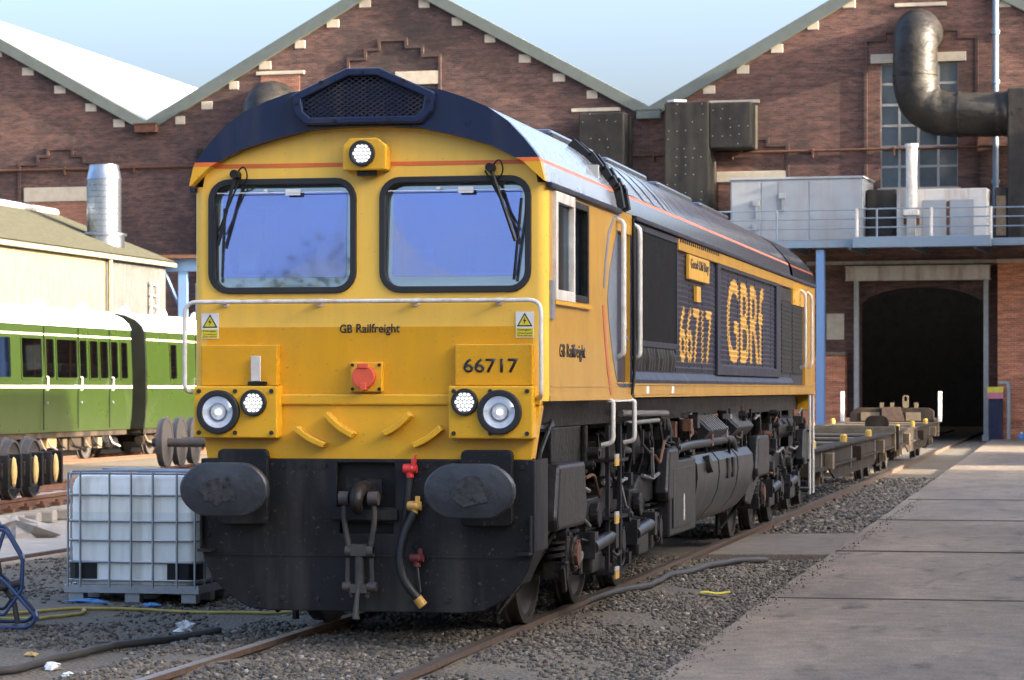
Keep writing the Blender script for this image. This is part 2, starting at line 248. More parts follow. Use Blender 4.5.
# ---------------------------------------------------------------- mesh builder
class MB:
    def __init__(s): s.v = []; s.f = []; s.mi = []; s.cur = 0
    def add(s, vs, fs):
        o = len(s.v); s.v += [tuple(p) for p in vs]; s.f += [tuple(i+o for i in f) for f in fs]; s.mi += [s.cur]*len(fs); return s
    def m(s, i): s.cur = i; return s
    def box(s, x0, x1, y0, y1, z0, z1):
        v = [(x,y,z) for z in (z0,z1) for y in (y0,y1) for x in (x0,x1)]
        return s.add(v, [(0,2,3,1),(4,5,7,6),(0,1,5,4),(2,6,7,3),(0,4,6,2),(1,3,7,5)])
    def cbox(s, c, d, rot=None):
        hx,hy,hz = d[0]/2,d[1]/2,d[2]/2
        v = [Vector((x,y,z)) for z in (-hz,hz) for y in (-hy,hy) for x in (-hx,hx)]
        if rot: M = Matrix.Rotation(rot[0],3,'X') if len(rot)==1 else (Matrix.Rotation(rot[2],3,'Z')@Matrix.Rotation(rot[1],3,'Y')@Matrix.Rotation(rot[0],3,'X')); v = [M@p for p in v]
        v = [p+Vector(c) for p in v]
        return s.add(v, [(0,2,3,1),(4,5,7,6),(0,1,5,4),(2,6,7,3),(0,4,6,2),(1,3,7,5)])
    def prism(s, poly, axis, a, b):
        """poly of 2-D points; axis 'x': (y,z), 'y': (x,z), 'z': (x,y); extruded a..b"""
        def P(p, t): return {'x':(t,p[0],p[1]),'y':(p[0],t,p[1]),'z':(p[0],p[1],t)}[axis]
        n = len(poly); v = [P(p,a) for p in poly]+[P(p,b) for p in poly]
        f = [tuple(range(n))[::-1], tuple(range(n,2*n))]+[(i,(i+1)%n,n+(i+1)%n,n+i) for i in range(n)]
        return s.add(v, f)
    def cyl(s, p0, p1, r0, r1=None, seg=12, caps=True):
        r1 = r0 if r1 is None else r1; p0 = Vector(p0); p1 = Vector(p1); d = (p1-p0).normalized()
        a = d.orthogonal().normalized(); b = d.cross(a); v = []
        for p, r in ((p0,r0),(p1,r1)):
            for i in range(seg):
                t = 2*math.pi*i/seg; v.append(p+(a*math.cos(t)+b*math.sin(t))*r)
        f = [(i,(i+1)%seg,seg+(i+1)%seg,seg+i) for i in range(seg)]
        if caps: f += [tuple(range(seg))[::-1], tuple(range(seg,2*seg))]
        return s.add(v, f)
    def tube(s, pts, r, seg=8, bend=0., bseg=5):
        pts = [Vector(p) for p in pts]
        if bend:
            q = [pts[0]]
            for i in range(1,len(pts)-1):
                A,B,C = pts[i-1],pts[i],pts[i+1]; d1 = A-B; d2 = C-B
                k = min(bend, d1.length*.49, d2.length*.49); a = B+d1.normalized()*k; c = B+d2.normalized()*k
                for j in range(bseg+1):
                    t = j/bseg; q.append(a*(1-t)**2+B*2*t*(1-t)+c*t*t)
            q.append(pts[-1]); pts = q
        n = len(pts); v = []; a = None
        for i,p in enumerate(pts):
            d = (pts[min(i+1,n-1)]-pts[max(i-1,0)]).normalized()
            if a is None: a = d.orthogonal().normalized()
            a = (a-d*a.dot(d)).normalized(); b = d.cross(a)
            rr = float(np.interp(i/(n-1), np.linspace(0,1,len(r)), r)) if isinstance(r,(list,tuple)) else r
            for k in range(seg):
                t = 2*math.pi*k/seg; v.append(p+(a*math.cos(t)+b*math.sin(t))*rr)
        f = [(i*seg+k,i*seg+(k+1)%seg,(i+1)*seg+(k+1)%seg,(i+1)*seg+k) for i in range(n-1) for k in range(seg)]
        f += [tuple(range(seg))[::-1], tuple(range((n-1)*seg,n*seg))]
        return s.add(v, f)
    def lathe(s, prof, axis='x', c=(0,0,0), seg=24, sx=1., sz=1.):
        """prof [(along, radius)]"""
        v = []
        for t,r in prof:
            for k in range(seg):
                a = 2*math.pi*k/seg; u = r*math.cos(a)*sx; w_ = r*math.sin(a)*sz
                v.append({'x':(c[0]+t,c[1]+u,c[2]+w_),'y':(c[0]+u,c[1]+t,c[2]+w_),'z':(c[0]+u,c[1]+w_,c[2]+t)}[axis])
        n = len(prof)
        f = [(i*seg+k,i*seg+(k+1)%seg,(i+1)*seg+(k+1)%seg,(i+1)*seg+k) for i in range(n-1) for k in range(seg)]
        f += [tuple(range(seg))[::-1], tuple(range((n-1)*seg,n*seg))]
        return s.add(v, f)
    def sheet(s, loops, axis, t, thick):
        """polygon with holes: loops[0] outer, others holes; lies in plane axis=t, thickened to t+thick"""
        bm = bmesh.new()
        def P(p,tt): return {'x':(tt,p[0],p[1]),'y':(p[0],tt,p[1]),'z':(p[0],p[1],tt)}[axis]
        es = []
        for lp in loops:
            vv = [bm.verts.new(P(p,t)) for p in lp]
            es += [bm.edges.new((vv[i],vv[(i+1)%len(vv)])) for i in range(len(vv))]
        bmesh.ops.triangle_fill(bm, edges=es, use_beauty=True, use_dissolve=False)
        bm.verts.index_update()
        vs = [v.co.copy() for v in bm.verts]; fs = [tuple(v.index for v in f.verts) for f in bm.faces]; bm.free()
        n = len(vs); ai = 'xyz'.index(axis); v2 = []
        for v in vs: q = v.copy(); q[ai] += thick; v2.append(q)
        s.add(vs+v2, fs+[tuple(i+n for i in f[::-1]) for f in fs])
        k = 0; side = []
        for lp in loops:
            m_ = len(lp); side += [(k+i,k+(i+1)%m_,n+k+(i+1)%m_,n+k+i) for i in range(m_)]; k += m_
        o = len(s.v)-2*n; s.f += [tuple(i+o for i in f) for f in side]; s.mi += [s.cur]*len(side)
        return s
BASE = {}
def finish(me, mats, smooth):
    for m_ in (mats if isinstance(mats,(list,tuple)) else [mats]): me.materials.append(MATS[m_])
    if smooth:
        me.shade_smooth()
        try: me.set_sharp_from_angle(angle=R(smooth if smooth > 1 else 35))
        except Exception: pass
def islands(mb):
    par = list(range(len(mb.v)))
    def find(i):
        while par[i] != i: par[i] = par[par[i]]; i = par[i]
        return i
    for f in mb.f:
        r0 = find(f[0])
        for i in f[1:]: par[find(i)] = r0
    out = {}
    for f,mi in zip(mb.f,mb.mi):
        q = out.setdefault(find(f[0]), (MB(), {})); ids = []
        for i in f:
            if i not in q[1]: q[1][i] = len(q[0].v); q[0].v.append(mb.v[i])
            ids.append(q[1][i])
        q[0].f.append(tuple(ids)); q[0].mi.append(mi)
    return [q[0] for q in out.values()]
def build(mb, name, mats, parent=None, at=None, smooth=0, bevel=0., kind=None, label=None, org=None, split=False):
    if split: return [build(q, name, mats, parent, at, smooth, bevel, kind, label, org) for q in islands(mb)]
    off = Vector(BASE.get(parent.name, (0,0,0))) if parent else Vector(org or (0,0,0))
    me = bpy.data.meshes.new(name)
    sh = Vector((0,0,0)) if at is not None else off
    me.from_pydata([tuple(Vector(p)-sh) for p in mb.v], [], mb.f)
    if max(mb.mi, default=0): me.polygons.foreach_set('material_index', mb.mi)
    bm = bmesh.new(); bm.from_mesh(me); bmesh.ops.recalc_face_normals(bm, faces=bm.faces); bm.to_mesh(me); bm.free()
    finish(me, mats, smooth); me.update()
    o = bpy.data.objects.new(name, me); COL.objects.link(o)
    if at is not None: o.location = Vector(at)-off
    elif org is not None: o.location = off
    if parent:
        o.parent = parent; BASE[o.name] = tuple(off if at is None else Vector(at))
        if at is not None: BASE[o.name] = (0,0,0)
    if bevel:
        b = o.modifiers.new('bevel','BEVEL'); b.width = bevel; b.segments = 2; b.limit_method = 'ANGLE'; b.angle_limit = R(40)
    if kind: o['kind'] = kind
    if label: o['label'] = label
    return o
FO = (-.827, 83.874); FA = -4.5
def fac(u, off, z):
    c,s_ = math.cos(R(FA)), math.sin(R(FA)); y = -off
    return (FO[0]+u*c-y*s_, FO[1]+u*s_+y*c, z)
def tag(o, label, cat=None, group=None, kind=None):
    o['label'] = label
    if cat: o['category'] = cat
    if group: o['group'] = group
    if kind: o['kind'] = kind
    return o
def thing(name, label, cat, base=(0,0,0), rz=0, group=None, frame=None):
    """Empty at the base of the thing. frame 'F': base given as (u, -off, z) on the works facade"""
    o = bpy.data.objects.new(name, None); COL.objects.link(o); o.empty_display_size = .3
    BASE[o.name] = tuple(base) if (frame == 'F' or rz == 0) else (0,0,0)
    if frame == 'F':
        o.location = fac(base[0], -base[1], base[2]); o.rotation_euler.z = R(FA)
    else:
        o.location = base; o.rotation_euler.z = rz
    return tag(o, label, cat, group)
def copyobj(src, name, parent, loc, rot=None, scale=None):
    c = src.copy(); c.name = name; COL.objects.link(c); c.parent = parent; c.location = loc
    if rot is not None: c.rotation_euler = rot
    if scale is not None: c.scale = scale
    BASE[c.name] = (0,0,0)
    return c
def copy_tree(o, parent=None):
    c = o.copy(); COL.objects.link(c); c.parent = parent
    for ch in o.children: copy_tree(ch, c)
    return c
def rrect(x0, x1, z0, z1, r, n=6):
    p = []
    for cx,cz,a0 in ((x1-r,z1-r,0),(x0+r,z1-r,90),(x0+r,z0+r,180),(x1-r,z0+r,270)):
        for i in range(n+1): a = R(a0+90*i/n); p.append((cx+r*math.cos(a), cz+r*math.sin(a)))
    return p
def circ(cx, cz, r, n=20): return [(cx+r*math.cos(2*math.pi*i/n), cz+r*math.sin(2*math.pi*i/n)) for i in range(n)]
def text_bm(s, bold=0.):
    cu = bpy.data.curves.new('txt','FONT'); cu.body = s; cu.size = 1; cu.offset = bold; cu.resolution_u = 4
    o = bpy.data.objects.new('txt', cu); COL.objects.link(o)
    dg = bpy.context.evaluated_depsgraph_get(); me = bpy.data.meshes.new_from_object(o.evaluated_get(dg))
    bm = bmesh.new(); bm.from_mesh(me); bpy.data.objects.remove(o); bpy.data.curves.remove(cu); bpy.data.meshes.remove(me)
    return bm
def text(s, name, mat, parent, plane, x0, x1, z0, z1, t, depth=.004, bold=0., wave=None):
    """lettering fitted into a rectangle. plane 'y': faces -Y at y=t (x,z); plane 'x': faces +X at x=t (y,z)"""
    bm = text_bm(s, bold)
    xs = [v.co.x for v in bm.verts]; ys = [v.co.y for v in bm.verts]
    ax,bx_,ay,by_ = min(xs),max(xs),min(ys),max(ys)
    for v in bm.verts:
        u = x0+(v.co.x-ax)/(bx_-ax)*(x1-x0); z = z0+(v.co.y-ay)/(by_-ay)*(z1-z0)
        v.co = (u, t, z) if plane == 'y' else (t, u, z)
    if wave:
        for zc in wave[0]:
            if z0 < zc < z1: bmesh.ops.bisect_plane(bm, geom=bm.verts[:]+bm.edges[:]+bm.faces[:], plane_co=(0,0,zc), plane_no=(0,0,1), dist=1e-6)
        for v in bm.verts: v.co.x = wave[1](v.co.z)+.003
    else:
        r = bmesh.ops.extrude_face_region(bm, geom=bm.faces[:])
        for g in r['geom']:
            if isinstance(g, bmesh.types.BMVert):
                if plane == 'y': g.co.y -= depth
                else: g.co.x += depth
        bmesh.ops.recalc_face_normals(bm, faces=bm.faces)
    off = Vector(BASE.get(parent.name,(0,0,0)))
    for v in bm.verts: v.co -= off
    me = bpy.data.meshes.new(name); bm.to_mesh(me); bm.free(); finish(me, mat, 0)
    o = bpy.data.objects.new(name, me); COL.objects.link(o); o.parent = parent; BASE[o.name] = tuple(off)
    return o

# ================================================================ GROUND AND TRACK
def ground_mat():
    m = bpy.data.materials.new('ground'); m.use_nodes = True; n = m.node_tree.nodes; l = m.node_tree.links; b = n['Principled BSDF']
    tc = n.new('ShaderNodeTexCoord')
    def noise(s, d=6, r=.6):
        q = n.new('ShaderNodeTexNoise'); q.inputs['Scale'].default_value = s; q.inputs['Detail'].default_value = d; q.inputs['Roughness'].default_value = r; l.new(tc.outputs['Object'], q.inputs[0]); return q.outputs[0]
    def ramp(i, a, b_, ca, cb):
        q = n.new('ShaderNodeValToRGB'); q.color_ramp.elements[0].position = a; q.color_ramp.elements[1].position = b_
        q.color_ramp.elements[0].color = (*ca,1); q.color_ramp.elements[1].color = (*cb,1); l.new(i, q.inputs[0]); return q.outputs[0]
    def mix(f, a, b_):
        q = n.new('ShaderNodeMix'); q.data_type = 'RGBA'; l.new(f, q.inputs[0]); l.new(a, q.inputs[6]); l.new(b_, q.inputs[7]); return q.outputs[2]
    grit = ramp(noise(38,5,.8), .3, .72, (.058,.049,.038), (.21,.178,.14))
    mud = ramp(noise(3.2,7,.7), .3, .7, (.125,.10,.07), (.20,.162,.113))
    moss = ramp(noise(9,4), .3, .7, (.045,.06,.018), (.09,.095,.04))
    base = mix(ramp(noise(.55,5), .42, .58, (0,0,0), (1,1,1)), grit, mud)
    base = mix(ramp(noise(.9,7,.75), .62, .72, (0,0,0), (.7,.7,.7)), base, moss)
    fine = n.new('ShaderNodeMix'); fine.data_type = 'RGBA'; fine.blend_type = 'MULTIPLY'; fine.inputs[0].default_value = 1
    l.new(base, fine.inputs[6]); l.new(ramp(noise(70,3,.85), .34, .66, (.4,.39,.38), (1.45,1.42,1.36)), fine.inputs[7]); base = fine.outputs[2]
    l.new(base, b.inputs['Base Color']); b.inputs['Roughness'].default_value = .95
    bp = n.new('ShaderNodeBump'); bp.inputs['Strength'].default_value = .8; bp.inputs['Distance'].default_value = .03
    vo = n.new('ShaderNodeTexVoronoi'); vo.inputs['Scale'].default_value = 26; l.new(tc.outputs['Object'], vo.inputs[0]); l.new(vo.outputs[0], bp.inputs['Height']); l.new(bp.outputs[0], b.inputs['Normal'])
    MATS['ground'] = m
    m = bpy.data.materials.new('stones'); m.use_nodes = True; n = m.node_tree.nodes; l = m.node_tree.links; b = n['Principled BSDF']
    g = n.new('ShaderNodeNewGeometry'); q = n.new('ShaderNodeValToRGB'); cr = q.color_ramp
    cr.elements[0].color = (.03,.026,.022,1); cr.elements[1].color = (.32,.28,.22,1); e = cr.elements.new(.3); e.color = (.085,.072,.057,1); e = cr.elements.new(.8); e.color = (.135,.113,.088,1); e = cr.elements.new(.96); e.color = (.19,.165,.13,1)
    l.new(g.outputs['Random Per Island'], q.inputs[0]); l.new(q.outputs[0], b.inputs['Base Color']); b.inputs['Roughness'].default_value = .9
    MATS['stones'] = m
ground_mat()
GZ = -.10
rng = np.random.default_rng(3)
PH = rng.uniform(0, 6.28, (14, 2)); FQ = rng.uniform(.5, 4.2, (14, 2))*rng.choice([-1,1],(14,2))
def gz(x, y):
    x = np.asarray(x, float); y = np.asarray(y, float); z = np.zeros_like(x+y)
    for k in range(14): z = z+np.sin(x*FQ[k,0]+y*FQ[k,1]+PH[k,0])*(.012/(1+abs(FQ[k,0])*.25))
    near = np.clip((45-np.hypot(x, y))/20, 0, 1)
    low = np.exp(-((x+2.1)/.9)**2)*.03*np.clip((6-y)/3,0,1)
    bed = .052*np.clip((1.75-np.abs(x))/.35,0,1)*np.clip((11.4-y)/.6,0,1)
    return GZ+z*near*.55-low+bed
def axis_pts(lo, a, b, step, hi, coarse):
    v = list(np.arange(a, b+1e-6, step)); x = a; s_ = step
    while x > lo: s_ = min(s_*1.6, coarse); x -= s_; v.append(x)
    x = b; s_ = step
    while x < hi: s_ = min(s_*1.6, coarse); x += s_; v.append(x)
    return np.array(sorted(v))
gx = axis_pts(-700, -9, 3, .11, 700, 90); gy = axis_pts(-80, -4.5, 13, .11, 1600, 120)
GX, GY = np.meshgrid(gx, gy); GZZ = gz(GX, GY)
nx, ny = len(gx), len(gy)
me = bpy.data.meshes.new('ground')
idx = np.arange(nx*ny).reshape(ny, nx)
fc = np.stack([idx[:-1,:-1], idx[:-1,1:], idx[1:,1:], idx[1:,:-1]], -1).reshape(-1,4)
me.from_pydata(np.stack([GX,GY,GZZ],-1).reshape(-1,3).tolist(), [], fc.tolist()); me.materials.append(MATS['ground']); me.shade_smooth()
o = bpy.data.objects.new('ground', me); COL.objects.link(o); o['kind'] = 'structure'; o['label'] = 'dirty gravel and mud yard ground'

def stones(name, label, pts, smin, smax, seed, sink=.25, base=None):
    r_ = np.random.default_rng(seed); n_ = len(pts)
    ico = np.array([(0,0,1),(.894,0,.447),(.276,.851,.447),(-.724,.526,.447),(-.724,-.526,.447),(.276,-.851,.447),(.724,.526,-.447),(-.276,.851,-.447),(-.894,0,-.447),(-.276,-.851,-.447),(.724,-.526,-.447),(0,0,-1)])
    fi = np.array([(0,1,2),(0,2,3),(0,3,4),(0,4,5),(0,5,1),(1,6,2),(2,7,3),(3,8,4),(4,9,5),(5,10,1),(6,7,2),(7,8,3),(8,9,4),(9,10,5),(10,6,1),(11,7,6),(11,8,7),(11,9,8),(11,10,9),(11,6,10)])
    V = ico[None]*r_.uniform(.5,1.35,(n_,12,1))*np.stack([r_.uniform(.7,1.3,n_),r_.uniform(.7,1.3,n_),r_.uniform(.5,.95,n_)],-1)[:,None,:]
    a = r_.uniform(0,6.28,n_); t = r_.uniform(-.6,.6,n_)
    ca,sa,ct,st = np.cos(a),np.sin(a),np.cos(t),np.sin(t)
    x,y,z = V[...,0],V[...,1],V[...,2]
    y,z = y*ct[:,None]-z*st[:,None], y*st[:,None]+z*ct[:,None]
    x,y = x*ca[:,None]-y*sa[:,None], x*sa[:,None]+y*ca[:,None]
    s_ = smin+(smax-smin)*r_.power(.4,n_)
    V = np.stack([x,y,z],-1)*s_[:,None,None]
    V[...,0] += pts[:,0][:,None]; V[...,1] += pts[:,1][:,None]
    V[...,2] += ((gz(pts[:,0],pts[:,1]) if base is None else base)+s_*sink)[:,None]
    F = (fi[None]+np.arange(n_)[:,None,None]*12).reshape(-1,3)
    me = bpy.data.meshes.new(name); nv = n_*12; nf = len(F)
    me.vertices.add(nv); me.vertices.foreach_set('co', V.reshape(-1).astype(np.float32))
    me.loops.add(nf*3); me.loops.foreach_set('vertex_index', F.reshape(-1).astype(np.int32))
    me.polygons.add(nf); me.polygons.foreach_set('loop_start', np.arange(0,nf*3,3,dtype=np.int32)); me.polygons.foreach_set('loop_total', np.full(nf,3,np.int32))
    me.update(calc_edges=True); me.materials.append(MATS['stones'])
    o = bpy.data.objects.new(name, me); COL.objects.link(o); tag(o, label, 'ballast', kind='stuff')
def edge_x(y): return 2.32-.0072*(y+2)       # edge of the concrete apron
r_ = np.random.default_rng(11)
def scatter(n, x0, x1, y0, y1, keep):
    p = np.stack([r_.uniform(x0,x1,n), y0+(y1-y0)*r_.power(.9,n)], -1); return p[keep(p)]
def patch(p, k=1.3, t=.0):
    return (np.sin(p[:,0]*k*2.1+1.3)+np.sin(p[:,1]*k*1.3+.4)+np.sin((p[:,0]+p[:,1])*k*3.1)*.6+r_.uniform(-1.2,1.2,len(p))) > t
pts = scatter(80000, -1.6, 2.36, -3.2, 11.6, lambda p: (p[:,0] < edge_x(p[:,1])-.03) & (patch(p,1.3,-.85)) & (np.abs(np.abs(p[:,0])-.7525) > .075))
stones('ballast_stones', 'grey crushed ballast stones scattered round and under the locomotive', pts, .004, .026, 5)
pts = scatter(16000, -.7, 2.25, 16.2, 40, lambda p: (p[:,0] < edge_x(p[:,1])-.05) & (np.abs(np.abs(p[:,0])-.7525) > .075))
stones('ballast_stones', 'grey ballast stones beside the far end of the locomotive and the flat wagons', pts, .018, .045, 6)
pts = scatter(30000, -6.3, -1.55, -1.5, 12, lambda p: patch(p,1.1,.35) & (p[:,1] > -.2-.35*(p[:,0]+1.5)))
stones('ballast_stones', 'loose gravel round the caged plastic tank and blue trolley', pts, .005, .028, 8)

# concrete apron: separate slabs with open joints
ap = bpy.data.objects.new('concrete_apron', None); COL.objects.link(ap); ap['kind'] = 'structure'; ap['label'] = 'concrete apron of long slabs beside the track'
ys = [-26.8,-19.6,-12.4,-9.8,-2.6,4.66,11.75,19.2,26.4,33.7,40.9,48.2,55.4,62.7,69.9,77.2,84.2]
for i in range(len(ys)-1):
    g = .008
    for xa, xb in ((None, 6.05), (6.05, 9.9), (9.9, 13.8)):
        a = MB(); y0, y1 = ys[i]+g, ys[i+1]-g; dz = random.uniform(-.006,.006)
        xl0 = edge_x(y0) if xa is None else xa+g; xl1 = edge_x(y1) if xa is None else xa+g
        nseg = 14 if xa is None else 1
        left = [(xl0+(xl1-xl0)*k/nseg+(random.uniform(-.022,.012) if 0 < k < nseg else 0), y0+(y1-y0)*k/nseg) for k in range(nseg+1)]
        a.prism([(xb-g, y0), (xb-g, y1)]+left[::-1], 'z', -.2, dz)
        build(a, 'concrete_slab', 'concrete', ap, bevel=.012)
for y in ys[1:9]:
    a = MB(); n_ = 24; e0 = []; e1 = []
    for k in range(n_+1):
        xx = edge_x(y)+.03+k/n_*(13.7-edge_x(y)); w_ = random.uniform(.008,.03); e0.append((xx,y-w_)); e1.append((xx,y+random.uniform(.008,.03)))
    a.prism(e0+e1[::-1], 'z', -.02, .0105); build(a, 'tar_joint', 'tar', ap)
for x0,y0,x1,y1,sd2 in ((3.1,4.9,4.6,11.4,1),(2.6,12.1,3.9,18.9,3)):     # cracks
    rr = random.Random(sd2); n_ = 26; a = MB(); lo_ = []; hi_ = []; dx = dy = 0
    for k in range(n_+1):
        t_ = k/n_; dx += rr.uniform(-.05,.05); w_ = rr.uniform(.002,.010)*math.sin(math.pi*(t_*.96+.02))+.001
        px_,py_ = x0+(x1-x0)*t_+dx, y0+(y1-y0)*t_+rr.uniform(-.03,.03); lo_.append((px_-w_,py_-w_)); hi_.append((px_+w_,py_+w_))
    v_ = [(p[0],p[1],.0108) for p in lo_+hi_]; a.add(v_, [(k,k+1,n_+2+k,n_+1+k) for k in range(n_)]); build(a, 'crack', 'tar', ap)
q_ = r_.uniform(0,1,(1100,2)); q_ = np.stack([edge_x(0)-.02+np.abs(r_.normal(0,.10,1100)), -3+30*q_[:,1]**1.6],-1)
stones('edge_grit', 'fine grit spilled along the edge of the concrete apron', q_, .003, .012, 31, .3, np.full(1100,.009))
# concrete crossing between apron and track
a = MB(); a.prism([(.85,11.55),(edge_x(11.55)-.02,11.75),(edge_x(16)-.02,16.3),(.85,15.9)], 'z', -.25, -.035)
o = build(a, 'crossing_slab', 'concrete_dirty', bevel=.015); o['kind'] = 'structure'; o['label'] = 'worn concrete crossing slab between track and apron'
# concrete strip on the left with a flush rail
a = MB(); a.prism([(-9.0,-6),(-6.15,-6),(-6.35,14),(-6.9,30),(-9.6,30),(-9.2,14)], 'z', -.3, -.055)
o = build(a, 'concrete_path', 'concrete_pale', bevel=.02); o['kind'] = 'structure'; o['label'] = 'pale concrete strip along the left siding'
def rail_mb(x, y0, y1, top=0.):
    a = MB(); a.prism([(x-.036,top-.002),(x+.036,top-.002),(x+.036,top),(x-.036,top)], 'y', y0, y1)
    a.m(1).prism([(x-.036,top-.002),(x-.036,top-.04),(x-.010,top-.052),(x-.010,top-.135),(x-.07,top-.15),(x-.07,top-.158),(x+.07,top-.158),(x+.07,top-.15),(x+.010,top-.135),(x+.010,top-.052),(x+.036,top-.04),(x+.036,top-.002)], 'y', y0, y1)
    return a
tr = bpy.data.objects.new('railway_track', None); COL.objects.link(tr); tr['kind'] = 'structure'; tr['label'] = 'railway track under the locomotive and wagons'
for s in (-1, 1): build(rail_mb(s*.7525, -30, 108), 'rail', ['rail_top' if s < 0 else 'rail_dull','rail_side'], tr)
for k in range(-8, 60):
    a = MB(); y = k*.72+.3; a.box(-1.28, 1.28, y-.125, y+.125, -.28, -.125); build(a, 'sleeper', 'wood', tr)
a = rail_mb(-6.32, -6, 40, -.02); a.v = [(p[0]-.004*max(0,p[1]-6), p[1], p[2]) for p in a.v]
o = build(a, 'sunken_rail', ['rail_side','rail_side']); o['kind'] = 'structure'; o['label'] = 'rusty rail along the edge of the pale concrete strip'
# siding with the stored wheelsets
SB = (-10.15, 16.6, .28); SBA = R(5.5)
sbm = Matrix.Translation(SB) @ Matrix.Rotation(SBA, 4, 'Z')
sd_ = bpy.data.objects.new('siding_track', None); COL.objects.link(sd_); sd_.location = SB; sd_.rotation_euler.z = SBA; sd_['kind'] = 'structure'; sd_['label'] = 'raised siding with rusty rails on concrete sleepers'
for s in (-1, 1): build(rail_mb(s*.7525, -14, 34), 'rail', ['rust','rust'], sd_)
a = MB(); a.prism([(-.125,-.32),(.125,-.32),(.125,-.19),(.09,-.16),(-.09,-.16),(-.125,-.19)], 'x', -1.27, 1.27)
sl0 = build(a, 'sleeper', 'sleeper', sd_, at=(0,-13,0), bevel=.015)
for k in range(1, 58): copyobj(sl0, 'sleeper', sd_, (0,-13+k*.8,0))
a = MB(); a.box(-.06,.06,-.1,.1,-.16,-.11).box(-.02,.02,-.05,.05,-.11,-.07)
ch0 = build(a, 'rail_clip', 'rust', sd_, at=(.87,-13,0))
for k in range(1, 40): copyobj(ch0, 'rail_clip', sd_, (.87,-13+k*.8,0))

def wheel_mb(r=.42):
    a = MB(); k = r/.42
    a.lathe([(-.07,.10*k),(-.065,.33*k),(-.06,.37*k),(-.07,.38*k),(-.07,r+.03),(-.04,r+.03),(-.032,r),(.065,r-.004),(.07,.38*k),(.045,.37*k),(.02,.30*k),(.015,.17*k),(.05,.13*k),(.075,.12*k),(.075,.02)], 'x', seg=36)
    return a
def stored_wheelset(y, r, kind, label):
    p = sbm @ Vector((0,y,0)); t = thing('wheelset', label, 'wheelset', p, SBA, 'spare wheelsets parked on the left siding')
    for s in (-1, 1):
        a = wheel_mb(r); a.v = [(s*p_[0], p_[1], p_[2]) for p_ in a.v]
        build(a, 'wheel', 'wheel_dark' if kind else 'wheel_grey', t, at=(s*.77,0,r), smooth=30)
    a = MB(); a.cyl((-1.0,0,r),(1.0,0,r),.085,seg=16); build(a, 'axle', 'wheel_dark', t, smooth=40)
    if kind:
        for s in (-1,1):
            x0 = s*1.0
            a = MB(); a.cbox((s*1.03,0,r),(.16,.44,.34)).cbox((s*1.03,0,r+.02),(.12,.74,.2)).cbox((s*1.06,-.3,r),(.2,.05,.46)).cbox((s*1.06,.3,r),(.2,.05,.46)).cbox((s*1.03,0,r-.2),(.14,.5,.06))
            build(a, 'axle_box', 'under', t, bevel=.015)
            a = MB(); a.lathe([(0,.08),(.02,.095),(.045,.085),(.06,.05),(.065,.02)], 'x', (0,0,0), 16, sx=.75, sz=2.1)
            a.v = [(s*(1.11+p_[0]), p_[1], r+p_[2]) for p_ in a.v]
            build(a, 'axle_box_cover', 'axlebox_yellow', t, smooth=40)
for i,(y,l_) in enumerate(((-.95,'rusty wheelset with tan axle box cover at the left photo edge'),(.10,'wheelset with tan axle box cover, second from the left photo edge'),(1.12,'wheelset with tan axle box cover nearest the plastic tank'))): stored_wheelset(y, .41, 1, l_)
stored_wheelset(-2.0, .41, 1, 'wheelset with tan axle box cover mostly cut off by the photo edge')
for i,(y,l_) in enumerate(((16.0,'dark bare wheelset whose axle runs behind the yellow cab'),(17.25,'second dark bare wheelset partly behind the first one'),(18.5,'dark bare wheelset mostly hidden beside the yellow cab'))):
    stored_wheelset(y, .47, 0, l_)

# ================================================================ WORKS BUILDING
VAL, PK, BW = 12.15, 17.7, 10.155
def gable(mid): return [(mid-BW,-.3),(mid+BW,-.3),(mid+BW,VAL),(mid,PK),(mid-BW,VAL)]
MIDS = (-40.625, -20.315, -.005)
wk = thing('works_building', 'three gabled red brick works building with arched doorway', 'building', (0,0,0), frame='F')
arch = [(-2.26,-.3)]+[(-2.26,4.72)]+[(2.26*math.sin(R(a)), 4.72+.78*(math.cos(R(a)))) for a in range(-80,81,10)]+[(2.26,4.72),(2.26,-.3)]
bm_out = [(MIDS[2]-BW,-.3)]+arch+[(MIDS[2]+BW,-.3),(MIDS[2]+BW,VAL),(MIDS[2],PK),(MIDS[2]-BW,VAL)]
WN = (-1.53, 1.30, 9.12, 13.68)
a = MB(); a.sheet([bm_out, [(WN[0],WN[2]),(WN[1],WN[2]),(WN[1],WN[3]),(WN[0],WN[3])]], 'y', 0, .5)
build(a, 'wall', 'brick_red', wk, label='right gable wall of warmer red brick')
for i in (0,1):
    a = MB(); a.prism(gable(MIDS[i]), 'y', 0, .5); build(a, 'wall', 'brick_main', wk, label='sooty dark red brick gable wall')
